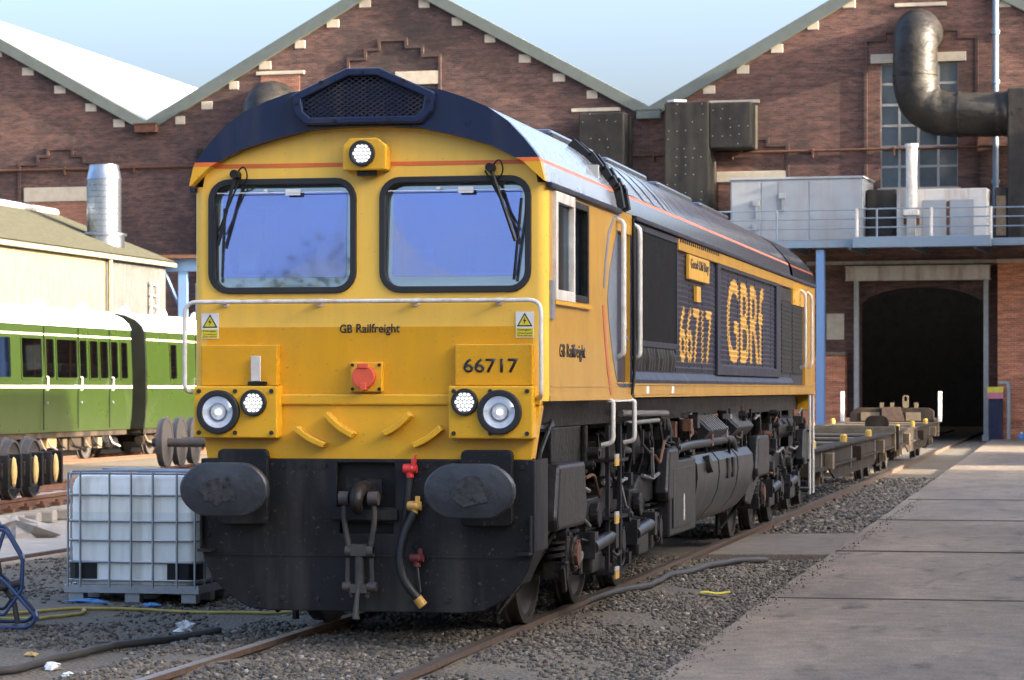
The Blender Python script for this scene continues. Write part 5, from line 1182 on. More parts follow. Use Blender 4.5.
for s in (1,-1):
    x = lambda d: s*d
    a = MB(); a.box(min(x(.9),x(1.255)),max(x(.9),x(1.255)),3.9,16.9,1.74,3.2); lp(a, 'body_side', 'side_blue')
    lv = louvre(6.5,9.3,'louvre_panel',s); lv2 = louvre(9.62,15.4,'louvre_panel',s)
    # air intake with vertical slats
    a = MB(); a.sheet([[(3.92,2.15),(6.47,2.15),(6.47,3.18),(3.92,3.18)],[(3.97,2.2),(6.42,2.2),(6.42,3.13),(3.97,3.13)]], 'x', x(1.256), x(.03)); it = lp(a, 'intake_frame', 'side_blue')
    a = MB()
    for k in range(46): y = 3.99+k*.0535; a.box(min(x(1.257),x(1.276)),max(x(1.257),x(1.276)),y,y+.022,2.2,3.13)
    lp(a, 'intake_slats', 'black', it, kind='stuff')
    a = MB(); a.box(min(x(1.2555),x(1.258)),max(x(1.2555),x(1.258)),3.97,6.42,2.2,3.13); lp(a, 'intake_mesh', 'black', it)
    a = MB()          # rumpled panel below the intake
    v = []; N = 60
    for i in range(N+1):
        y = 3.95+2.5*i/N; d = .018*math.sin(i*1.35)+.008*math.sin(i*.37); v += [(x(1.266+d*.5),y,1.95),(x(1.272+d),y,2.05),(x(1.262+d*.3),y,2.145)]
    a.add(v, [(3*i+j,3*i+3+j,3*i+4+j,3*i+1+j) for i in range(N) for j in (0,1)]); lp(a, 'corrugated_panel', 'under_grey', smooth=60)
    # door frame round the second louvre
    a = MB(); a.sheet([[(9.36,1.93),(15.5,1.93),(15.5,3.07),(9.36,3.07)],[(9.60,2.03),(15.0,2.03),(15.0,3.04),(9.60,3.04)]], 'x', x(1.258), x(.032)); lp(a, 'door_frame', 'side_blue', lv2, bevel=.006)
    # rear black grille
    for y0,y1 in ((15.72,17.0),(17.06,18.4)):
        a = MB(); a.box(min(x(1.257),x(1.27)),max(x(1.257),x(1.27)),y0,y1,1.98,2.88); g_ = lp(a, 'rear_grille', 'black')
        a = MB()
        for k in range(16): z = 2.0+k*.055; a.box(min(x(1.27),x(1.278)),max(x(1.27),x(1.278)),y0,y1,z,z+.02)
        lp(a, 'grille_slats', 'black', g_, kind='stuff')
    a = MB(); a.box(min(x(1.256),x(1.268)),max(x(1.256),x(1.268)),15.55,18.5,2.9,3.05); lp(a, 'grille_header', 'under_grey')
    # cantrail band, sole band
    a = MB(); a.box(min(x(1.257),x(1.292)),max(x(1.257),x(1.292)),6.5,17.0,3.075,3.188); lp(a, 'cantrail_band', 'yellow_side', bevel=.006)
    a = MB()
    for k in range(20): y = 6.6+k*.145; a.box(min(x(1.292),x(1.297)),max(x(1.292),x(1.297)),y,y+.06,3.15,3.185)
    lp(a, 'cantrail_vent', 'black', kind='stuff')
    a = MB(); a.prism([(x(1.258),1.835),(x(1.298),1.835),(x(1.298),1.865),(x(1.26),1.93),(x(1.258),1.93)], 'y', 3.86, 16.98); lp(a, 'sole_band', 'side_blue')
    a = MB(); a.box(min(x(1.2),x(1.292)),max(x(1.2),x(1.292)),3.86,20.0,1.735,1.815).box(min(x(1.2),x(1.300)),max(x(1.2),x(1.300)),3.86,20.0,1.817,1.833).box(min(x(1.2),x(1.300)),max(x(1.2),x(1.300)),3.86,20.0,1.715,1.733); lp(a, 'sole_bar', 'yellow_side')
    a = MB()
    for y in (4.6,6.1): a.box(min(x(1.2921),x(1.296)),max(x(1.2921),x(1.296)),y-.07,y+.07,1.745,1.81)
    lp(a, 'sole_marking', 'white_paint', split=True)
    # black joint between cab and engine room
    a = MB(); a.box(min(x(1.15),x(1.27)),max(x(1.15),x(1.27)),3.752,3.858,1.70,3.23); lp(a, 'cab_joint', 'blue')
    a = MB(); a.tube([(x(1.30),3.76,3.2),(x(1.31),3.76,1.9),(x(1.30),3.70,1.72)], .014, 6, bend=.1); lp(a, 'drain_hose', 'black')
    # rear cab
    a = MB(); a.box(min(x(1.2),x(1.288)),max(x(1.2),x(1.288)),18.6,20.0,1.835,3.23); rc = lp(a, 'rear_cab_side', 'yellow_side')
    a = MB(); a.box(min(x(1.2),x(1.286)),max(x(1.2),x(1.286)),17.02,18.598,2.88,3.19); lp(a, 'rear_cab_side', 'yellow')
    a = MB(); a.box(min(x(1.2),x(1.25)),max(x(1.2),x(1.25)),17.0,18.6,1.835,2.9); lp(a, 'rear_cab_side', 'side_blue')
    for yy in (18.0,18.9):
        a = MB(); a.tube([(x(1.27),yy+.03,2.06),(x(1.35),yy,2.1),(x(1.35),yy,3.05),(x(1.27),yy+.03,3.1)], .022, 8, bend=.07); lp(a, 'door_handrail', 'white_rail', smooth=60)
a = MB(); a.box(-1.2,1.2,19.93,20.02,1.5,3.3); lp(a, 'rear_cab_front', 'yellow')
WV = (brk, lprof)
text('66717', 'number_text', 'letter_yellow', L, 'x', 6.75, 9.05, 2.03, 2.58, 1.3, bold=.012, wave=WV)
text('GBRf', 'operator_text', 'letter_yellow', L, 'x', 10.3, 13.75, 2.06, 2.97, 1.3, bold=.012, wave=WV)
a = MB(); a.box(1.27,1.306,7.12,8.58,2.83,3.06); npl = lp(a, 'nameplate', 'letter_yellow', bevel=.006)
text('Good Old Boy', 'nameplate_text', 'letter_black', npl, 'x', 7.2,8.5,2.91,3.03,1.307, bold=.012)
a = MB(); a.box(1.27,1.30,7.68,7.98,2.63,2.78); lp(a, 'crest_plate', 'letter_yellow')
# --- cab interior
a = MB(); a.box(-1.22,1.22,2.5,2.56,1.72,3.55).box(-1.22,1.22,.07,2.5,1.72,1.76); lp(a, 'cab_bulkhead', 'cab_lining')
a = MB(); a.box(-1.15,1.15,.08,2.5,3.36,3.38); lp(a, 'cab_ceiling', 'cab_lining')
for s in (-1,1):
    a = MB(); a.sheet([[(.1,1.76),(2.5,1.76),(2.5,3.36),(.1,3.36)],[(.2,2.42),(1.66,2.42),(1.66,3.18),(.2,3.18)]], 'x', s*1.2, s*.02); lp(a, 'cab_lining_panel', 'cab_lining')
a = MB(); a.box(-1.15,1.15,.16,.62,2.36,2.50).box(-1.1,-.35,.5,.8,2.5,2.62); lp(a, 'driver_desk', 'desk', bevel=.02)
for xc in (-.65,.6):
    a = MB(); a.box(xc-.25,xc+.25,1.3,1.8,2.05,2.2).box(xc-.24,xc+.24,1.72,1.86,2.2,2.95).box(xc-.06,xc+.06,1.5,1.6,1.76,2.05); lp(a, 'cab_seat', 'seat_cloth', bevel=.05)
a = MB(); a.prism([(-.9,2.5),(-.42,2.5),(-.5,2.9),(-.62,3.0),(-.72,2.98),(-.84,2.86)], 'y', 1.62, 1.71); lp(a, 'jacket', 'person_orange', bevel=.03, label='orange jacket hung on the seat back')
a = MB(); a.box(.55,1.15,.5,.55,2.5,2.53).box(-.35,-.1,2.47,2.5,2.3,2.9); lp(a, 'cab_fitting', 'white_paint')

# --- underframe
a = MB(); a.box(-1.05,1.05,.08,19.95,1.50,1.698).box(-.55,.55,.1,19.9,1.1,1.5); lp(a, 'underframe', 'under')
for s in (1,-1):
    x = lambda d: s*d
    def bx(mb, x0, x1, *r): return mb.box(min(x(x0),x(x1)),max(x(x0),x(x1)),*r)
    a = MB(); bx(a,.75,1.10,1.15,2.5,1.14,1.498); bx(a,1.10,1.13,1.2,2.45,1.2,1.22); bx(a,1.10,1.14,2.40,2.5,1.12,1.5); lp(a, 'equipment_box', 'under', bevel=.01)
    a = MB(); a.tube([(x(1.05),.3,1.52),(x(1.1),.8,1.50),(x(1.1),1.15,1.52)], .03, 6).tube([(x(1.15),.9,1.55),(x(1.13),.5,1.3),(x(1.13),.42,1.0)], .018, 6, bend=.1); lp(a, 'pipe', 'under_grey')
    # steps below the cab door
    a = MB(); bx(a,1.22,1.25,2.84,2.90,.28,1.5); bx(a,1.22,1.25,3.42,3.48,.28,1.5); ld = lp(a, 'cab_steps', 'black')
    for z in (.30,.74,1.20):
        a = MB(); bx(a,1.1,1.30,2.80,3.5,z,z+.025); lp(a, 'tread', 'under', ld)
        a = MB(); bx(a,1.301,1.312,2.80,2.98,z-.03,z+.035); lp(a, 'tread_edge', 'tap_yellow', ld)
        a = MB(); bx(a,1.301,1.312,2.80,2.98,z+.036,z+.065); lp(a, 'tread_edge', 'steel_grey', ld)
    a = MB(); bx(a,.6,1.0,19.2,19.8,.9,1.498); lp(a, 'equipment_box', 'under')
    # hangers, pipes and brackets between the bogies and the frame
    for y in (4.5,5.3,6.3,7.2,12.9,13.6,15.2,16.4,17.6):
        a = MB(); a.prism([(y-.05,1.5),(y+.14,1.5),(y+.05,1.12),(y-.02,1.12)], 'x', x(1.02), x(1.06)); lp(a, 'frame_bracket', 'under')
    a = MB(); a.tube([(x(1.14),4.1,1.58),(x(1.16),6.6,1.56)], .03, 8); a.tube([(x(1.14),4.4,1.49),(x(1.16),6.1,1.50)], .022, 8); lp(a, 'air_pipe', 'pipe_grey', smooth=50)
    a = MB(); a.tube([(x(1.1),6.5,.95),(x(1.17),6.7,1.20),(x(1.2),7.6,1.235),(x(1.2),10.7,1.245),(x(1.2),11.3,1.24),(x(1.18),11.7,1.0)], .045, 10, bend=.2); lp(a, 'exhaust_pipe', 'under_grey', smooth=50)
    a = MB(); a.tube([(x(1.05),7.3,1.5),(x(1.1),7.3,1.3),(x(1.06),7.35,1.1)], .04, 8, bend=.1); lp(a, 'air_pipe', 'under_grey', smooth=50)
    a = MB(); a.cyl((x(.85),4.2,1.28),(x(.85),6.4,1.28),.17,seg=20); lp(a, 'air_reservoir', 'under', smooth=40)
    a = MB(); a.cyl((x(.95),17.0,1.28),(x(.95),19.0,1.28),.16,seg=20); lp(a, 'air_reservoir', 'under', smooth=40)
    for y in (3.9,4.4,5.0,5.6,6.2):
        a = MB(); a.tube([(x(1.15),y,1.5),(x(1.18),y+.1,1.25),(x(1.1),y+.25,1.05)], .017, 6, bend=.1); lp(a, 'brake_hose', 'rubber')
    # fuel tank with box end
    tp = [(.3,1.16),(1.05,1.16),(1.2,1.13),(1.265,1.05),(1.275,.92),(1.25,.74),(1.19,.6),(1.08,.47),(.92,.38),(.3,.36)]
    a = MB(); a.prism([(x(p),z) for p,z in tp], 'y', 7.95, 12.65); ft = lp(a, 'fuel_tank', 'tank', smooth=30)
    for y in (9.6,11.2):
        a = MB(); a.prism([(x(p+.006),z+.004) for p,z in tp], 'y', y-.03, y+.03); lp(a, 'tank_strap', 'under', ft)
    for y in (10.3,10.75):
        a = MB(); a.prism([(y-.07,.84),(y+.07,.84),(y+.07,1.06),(y-.07,1.06)], 'x', x(1.262), x(1.29)); lp(a, 'tank_slot', 'black', ft, bevel=.02)
    a = MB(); a.cyl((x(1.24),8.7,1.02),(x(1.31),8.7,1.04),.09,seg=16); lp(a, 'filler_cap', 'under_grey', ft)
    a = MB(); bx(a,.6,1.26,6.15,7.90,.43,1.12); tb = lp(a, 'battery_box', 'under_grey', bevel=.02)
    a = MB(); bx(a,1.261,1.272,6.3,7.75,.5,1.05); lp(a, 'box_door', 'under_grey', tb, bevel=.006)
    a = MB(); bx(a,1.2725,1.28,6.95,7.0,.55,.8); lp(a, 'box_latch', 'white_rail', tb)
    # angled filter boxes with fins
    for y0 in (8.9,11.2):
        a = MB(); a.prism([(x(.8),1.5),(x(1.12),1.5),(x(1.27),1.36),(x(1.12),1.18),(x(.8),1.18)], 'y', y0, y0+1.5); fb = lp(a, 'filter_box', 'under_grey', bevel=.01)
        a = MB()
        for k in range(8): y = y0+.08+k*.18; a.prism([(x(1.12),1.505),(x(1.125),1.52),(x(1.285),1.372),(x(1.272),1.36)], 'y', y, y+.05)
        lp(a, 'filter_fin', 'pipe_grey', fb, split=True)
        a = MB(); bx(a,.9,1.15,y0-.02,y0-.003,1.15,1.55); lp(a, 'box_end', 'under', fb)
    # curved guard plate ahead of the rear bogie
    a = MB(); a.prism([(12.75,.5),(13.0,.9),(13.4,1.12),(14.0,1.2),(15.0,1.19),(15.3,.95),(15.35,.8),(14.2,.75),(13.6,.6),(13.2,.45)], 'x', x(1.14), x(1.18)); lp(a, 'guard_plate', 'under_grey', bevel=.01)
    # rear ladder
    a = MB(); a.tube([(x(1.3),19.1,1.7),(x(1.3),19.1,.35)], .02, 6).tube([(x(1.3),19.6,1.7),(x(1.3),19.6,.35)], .02, 6); rl = lp(a, 'rear_steps', 'white_rail')
    for z in (.4,.8,1.2): a = MB(); bx(a,1.1,1.3,19.05,19.65,z,z+.03); lp(a, 'tread', 'under_grey', rl)
    a = MB(); bx(a,1.0,1.26,20.0,20.12,.75,.82); bx(a,1.0,1.26,20.0,20.12,1.12,1.19); lp(a, 'rear_shunter_step', 'galv')

# --- bogies
def bogie(yc, flip):
    a = MB(); sf = []
    for s in (-1,1):
        x0,x1 = sorted((s*.98,s*1.12))
        a.prism([(yc-2.9,.88),(yc-2.75,1.0),(yc-1.5,1.02),(yc-1.2,.92),(yc-.6,.92),(yc-.35,1.05),(yc+.35,1.05),(yc+.6,.92),(yc+1.2,.92),(yc+1.5,1.02),(yc+2.75,1.0),(yc+2.9,.88),(yc+2.85,.70),(yc+2.45,.66),(yc+2.35,.78),(yc+1.85,.78),(yc+1.7,.60),(yc+.55,.60),(yc+.35,.76),(yc-.35,.76),(yc-.55,.60),(yc-1.7,.60),(yc-1.85,.78),(yc-2.35,.78),(yc-2.45,.66),(yc-2.85,.70)], 'x', x0, x1)
    a.box(-.98,.98,yc-1.3,yc-.9,.6,.95).box(-.98,.98,yc+.9,yc+1.3,.6,.95).box(-.98,.98,yc-2.9,yc-2.75,.7,.95).box(-.98,.98,yc+2.75,yc+2.9,.7,.95)
    bg_ = lp(a, 'bogie', 'under', bevel=.015)
    for dy in (-2.1,0,2.1):
        y = yc+dy
        for s in (-1,1):
            w_ = MB(); k = .533
            w_.lathe([(-.07,.15),(-.06,.44),(-.07,.47),(-.07,k+.03),(-.04,k+.03),(-.03,k),(.06,k-.003),(.065,.475),(.035,.46),(.012,.40),(.005,.25),(.05,.2),(.07,.18),(.07,.02)], 'x', seg=40)
            w_.v = [(s*p[0],p[1],p[2]) for p in w_.v]
            wo = build(w_, 'wheel', 'wheel_steel', bg_, at=(s*.765,y,.533), smooth=30)
            x = lambda d: s*d
            b = MB(); b.cyl((x(.84),y,.533),(x(1.16),y,.533),.17,seg=20).cyl((x(1.16),y,.533),(x(1.20),y,.533),.135,seg=18).box(min(x(.98),x(1.17)),max(x(.98),x(1.17)),y-.24,y+.24,.40,.66).box(min(x(1.0),x(1.19)),max(x(1.0),x(1.19)),y-.34,y-.24,.36,.5).box(min(x(1.0),x(1.19)),max(x(1.0),x(1.19)),y+.24,y+.34,.36,.5)
            ab = lp(b, 'axle_box', 'under', bg_, bevel=.012)
            b = MB(); b.cyl((x(1.20),y,.533),(x(1.225),y,.533),.09,seg=16)
            for q in range(6): an = q*math.pi/3; b.cyl((x(1.2),y+.11*math.cos(an),.533+.11*math.sin(an)),(x(1.218),y+.11*math.cos(an),.533+.11*math.sin(an)),.016,seg=6)
            lp(b, 'axle_end', 'rust' if dy == -2.1 else 'under_grey', bg_, smooth=40)
            for q in (-.30,.30):     # coil springs
                pts_ = [(x(1.08)+.075*math.cos(t*.9), y+q+.075*math.sin(t*.9), .50+t*.30/42) for t in range(43)]
                b = MB(); b.tube(pts_, .017, 5); lp(b, 'coil_spring', 'under_grey', bg_, smooth=60)
            b = MB(); b.cyl((x(1.24),y+.45,.56),(x(1.24),y+1.25,.60),.055,seg=14).cyl((x(1.24),y+1.2,.6),(x(1.24),y+1.5,.61),.032,seg=10).box(min(x(1.1),x(1.27)),max(x(1.1),x(1.27)),y+.42,y+.58,.47,.68).box(min(x(1.1),x(1.27)),max(x(1.1),x(1.27)),y+1.42,y+1.56,.5,.7)
            if dy < 2: lp(b, 'damper', 'under_grey', bg_, smooth=40)
            b = MB(); b.box(min(x(.9),x(1.19)),max(x(.9),x(1.19)),y+.5,y+.95,.68,.93).cyl((x(1.19),y+.72,.8),(x(1.26),y+.72,.8),.10,seg=16)
            if dy < 2: lp(b, 'brake_cylinder', 'under', bg_, bevel=.01)
            b = MB(); b.cbox((x(.77),y-.62,.50),(.10,.09,.34),(R(-14),0,0)).box(min(x(.72),x(1.1)),max(x(.72),x(1.1)),y-.72,y-.66,.62,.70); lp(b, 'brake_shoe', 'rust', bg_)
            b = MB(); b.tube([(x(1.13),y-.5,1.02),(x(1.17),y-.2,.98),(x(1.17),y+.4,1.03),(x(1.14),y+.9,.98)], .018, 6, bend=.1).tube([(x(1.17),y+.2,.98),(x(1.2),y+.25,.8),(x(1.2),y+.6,.72)], .013, 6, bend=.08); lp(b, 'brake_pipe', 'pipe_grey', bg_, smooth=50)
    for s in (-1,1):
        x = lambda d: s*d
        for y0,y1 in ((yc-3.25,yc-2.0),(yc+2.25,yc+3.0)):
            b = MB(); b.prism([(y0+.12,1.24),(y1-.1,1.24),(y1,.86),(y1-.1,.76),(y0+.05,.76),(y0,.84)], 'x', x(1.13), x(1.27)); sb_ = lp(b, 'sand_box', 'under_grey', bg_, bevel=.03)
            b = MB(); b.tube([(x(1.2),y0+.3,.77),(x(1.05),y0+.25,.5),(x(.82),y0+.05,.16)], .022, 8, bend=.12); lp(b, 'sand_pipe', 'under', bg_, smooth=50)
        b = MB(); b.prism([(yc-.45,1.06),(yc+.45,1.06),(yc+.3,1.35),(yc-.3,1.35)], 'x', x(.95), x(1.1)); lp(b, 'secondary_suspension', 'under', bg_, bevel=.02)
        b = MB(); b.box(min(x(1.1),x(1.24)),max(x(1.1),x(1.24)),yc+.7,yc+1.25,.36,.58).box(min(x(1.1),x(1.2)),max(x(1.1),x(1.2)),yc-1.4,yc-.8,.34,.5); lp(b, 'bogie_bracket', 'under_grey', bg_, bevel=.02, split=True)
        b = MB(); b.tube([(x(.76),yc-2.95,.75),(x(.76),yc-2.95,.08)], .03, 6); lp(b, 'guard_iron', 'under', bg_)
    for dy in (-2.1,0,2.1): b = MB(); b.cyl((-.8,yc+dy,.533),(.8,yc+dy,.533),.1,seg=14); lp(b, 'axle', 'wheel_dark', bg_)
    for dy in (-1.4,.7): b = MB(); b.box(-.55,.55,yc+dy,yc+dy+.9,.3,.85); lp(b, 'traction_motor', 'under', bg_, bevel=.04)
bogie(3.75,1); bogie(16.4,-1)

# --- small fittings that crowd the running gear
rf_ = random.Random(21)
for k in range(150):
    y = rf_.uniform(.9,19.4); z = rf_.choice([rf_.uniform(1.0,1.5), rf_.uniform(.35,.95)])
    if 7.9 < y < 12.7 and z < 1.2: z = rf_.uniform(1.2,1.5)
    if 6.1 < y < 7.95 and z < 1.15: z = rf_.uniform(1.17,1.5)
    if 2.5 < y < 3.8 and z > 1.3: z -= .4
    xo = rf_.uniform(1.08,1.22); mt = rf_.choice(['under','under','under_grey','under_grey','pipe_grey','rust','black'])
    q = rf_.random(); a = MB()
    if q < .3: a.cbox((xo,y,z),(rf_.uniform(.04,.1),rf_.uniform(.06,.2),rf_.uniform(.05,.16)))
    elif q < .5: a.cyl((xo-.03,y,z),(xo+.05,y,z),rf_.uniform(.025,.06),seg=12); a.cyl((xo+.05,y,z),(xo+.065,y,z),.02,seg=8)
    elif q < .8: a.tube([(xo,y,z),(xo+.03,y+rf_.uniform(.1,.3),z+rf_.uniform(-.12,.12)),(xo,y+rf_.uniform(.35,.7),z+rf_.uniform(-.25,.15))], rf_.uniform(.009,.02), 6, bend=.12)
    else: a.cbox((xo,y,z),(.025,rf_.uniform(.03,.06),rf_.uniform(.18,.34)),(rf_.uniform(-.5,.5),0,0))
    lp(a, 'gear_fitting', mt, smooth=40)

# ================================================================ FLAT WAGONS
pm('twist_orange', (.55,.32,.03), (.45,.26,.04), 9, .5)
def wagon(y0, ln, label, bulk):
    t = thing('flat_wagon', label, 'wagon', (-.2,y0,0), group='flat wagons coupled behind the locomotive'); BASE[t.name] = (0,0,0)
    def wp_(mb, n, m, parent=None, **k): return build(mb, n, m, parent or t, **k)
    for s in (-1,1):
        x = lambda d: s*d
        a = MB(); a.box(min(x(1.16),x(1.22)),max(x(1.16),x(1.22)),.1,ln-.1,.60,.86).box(min(x(1.06),x(1.3)),max(x(1.06),x(1.3)),.1,ln-.1,.861,.90).box(min(x(1.08),x(1.28)),max(x(1.08),x(1.28)),.1,ln-.1,.56,.599)
        wp_(a, 'side_sill', 'wagon_dark')
        a = MB(); a.prism([(3.6,.56),(ln-3.6,.56),(ln-5,.34),(5,.34)], 'x', x(1.17), x(1.20)); wp_(a, 'truss', 'wagon_dark')
        k = 0
        for y in np.arange(1.2, ln-.6, 5.6):
            a = MB(); a.cyl((x(1.18),y,.90),(x(1.18),y,1.0),.06,seg=10).cyl((x(1.18),y,1.0),(x(1.18),y,1.03),.06,.035,seg=10); wp_(a, 'twist_lock', 'twist_orange')
            a = MB(); a.box(min(x(1.225),x(1.24)),max(x(1.225),x(1.24)),y+.9,y+.96,.45,.82); wp_(a, 'lever', 'galv')
            a = MB(); a.box(min(x(1.225),x(1.36)),max(x(1.225),x(1.36)),y+1.5,y+1.8,.55,.8); wp_(a, 'side_bracket', 'wagon_tan' if k%2 == 0 else 'wagon_dark', bevel=.01); k += 1
        a = MB(); a.cyl((x(.87),-.02,1.06),(x(.87),-.45,1.06),.1,seg=14).prism(rrect(x(.87)-.25,x(.87)+.25,.9,1.22,.14,5), 'y', -.5, -.45); wp_(a, 'buffer', 'wagon_dark')
    a = MB(); a.box(-.25,.25,.1,ln-.1,.55,.84); wp_(a, 'centre_sill', 'wagon_dark')
    for i,y in enumerate(np.arange(.2, ln-.3, 1.45)):
        a = MB(); a.box(-1.15,1.15,y,y+.22,.72,.872); wp_(a, 'cross_beam', 'wagon_dark')
        if i%3 == 1:
            a = MB(); a.box(-1.12,1.12,y+.25,y+1.0,.85,.895); wp_(a, 'deck_board', 'wood')
    a = MB(); a.box(-1.3,1.3,0,.12,.5,1.0); wp_(a, 'headstock', 'wagon_dark', bevel=.01)
    a = MB(); a.box(-1.3,1.3,ln-.12,ln,.5,1.0); wp_(a, 'headstock', 'wagon_tan', bevel=.01)
    for yc in (2.1, ln-2.1):
        a = MB()
        for s in (-1,1):
            x0,x1 = sorted((s*.98,s*1.08)); a.prism([(yc-1.35,.62),(yc-.7,.66),(yc-.45,.5),(yc+.45,.5),(yc+.7,.66),(yc+1.35,.62),(yc+1.35,.42),(yc+.6,.42),(yc+.45,.24),(yc-.45,.24),(yc-.6,.42),(yc-1.35,.42)], 'x', x0, x1)
        a.box(-1.0,1.0,yc-.2,yc+.2,.3,.55); bo = wp_(a, 'bogie', 'wagon_dark', bevel=.01)
        for dy in (-.9,.9):
            for s in (-1,1):
                w_ = wheel_mb(.42); w_.v = [(s*p[0],p[1],p[2]) for p in w_.v]; build(w_, 'wheel', 'wheel_dark', bo, at=(s*.765,yc+dy,.42), smooth=30)
                b = MB(); b.box(min(s*.97,s*1.14),max(s*.97,s*1.14),yc+dy-.16,yc+dy+.16,.3,.56).cyl((s*1.14,yc+dy,.42),(s*1.18,yc+dy,.42),.1,seg=12); wp_(b, 'axle_box', 'wagon_tan' if dy > 0 else 'wagon_dark', bo)
            b = MB(); b.cyl((-.8,yc+dy,.42),(.8,yc+dy,.42),.08,seg=10); wp_(b, 'axle', 'wagon_dark', bo)
    if bulk:
        for xx in (-1.28,1.34):
            a = MB(); a.box(xx-.05,xx+.05,ln-.5,ln-.4,.9,1.72); wp_(a, 'end_post', 'white_paint', bevel=.01)
        a = MB(); a.prism([(-1.05,.9),(1.2,.9),(1.2,1.2),(1.05,1.28),(-.85,1.28),(-1.05,1.15)], 'y', ln-.8, ln-.65); bk = wp_(a, 'end_bulkhead', 'wagon_dark', bevel=.015)
        for x0,x1,m_ in ((-.75,-.25,'wagon_tan'),(.45,.85,'wagon_tan')): a = MB(); a.box(x0,x1,ln-.82,ln-.801,.93,1.16); wp_(a, 'bulkhead_panel', m_, bk)
        a = MB(); a.prism([(-.2,.92),(.42,.92),(.38,1.05),(.3,1.3),(-.18,1.3)], 'y', ln-.87, ln-.822); wp_(a, 'bulkhead_plate', 'rail_side', bk)
        a = MB(); a.sheet([rrect(.36,.52,1.28,1.62,.06,4), rrect(.40,.48,1.45,1.58,.035,4)], 'y', ln-.75, .06); wp_(a, 'lifting_eye', 'wagon_tan', bk)
        for xx in (-.2,.08,.72): a = MB(); a.box(xx-.05,xx+.05,ln-.72,ln-.65,1.28,1.42); wp_(a, 'lug', 'wagon_tan', bk)
wagon(21.2, 18.4, 'rusty dark flat wagon coupled directly behind the locomotive', False)
wagon(40.6, 17.0, 'rusty flat wagon with white end posts nearest the dark doorway', True)

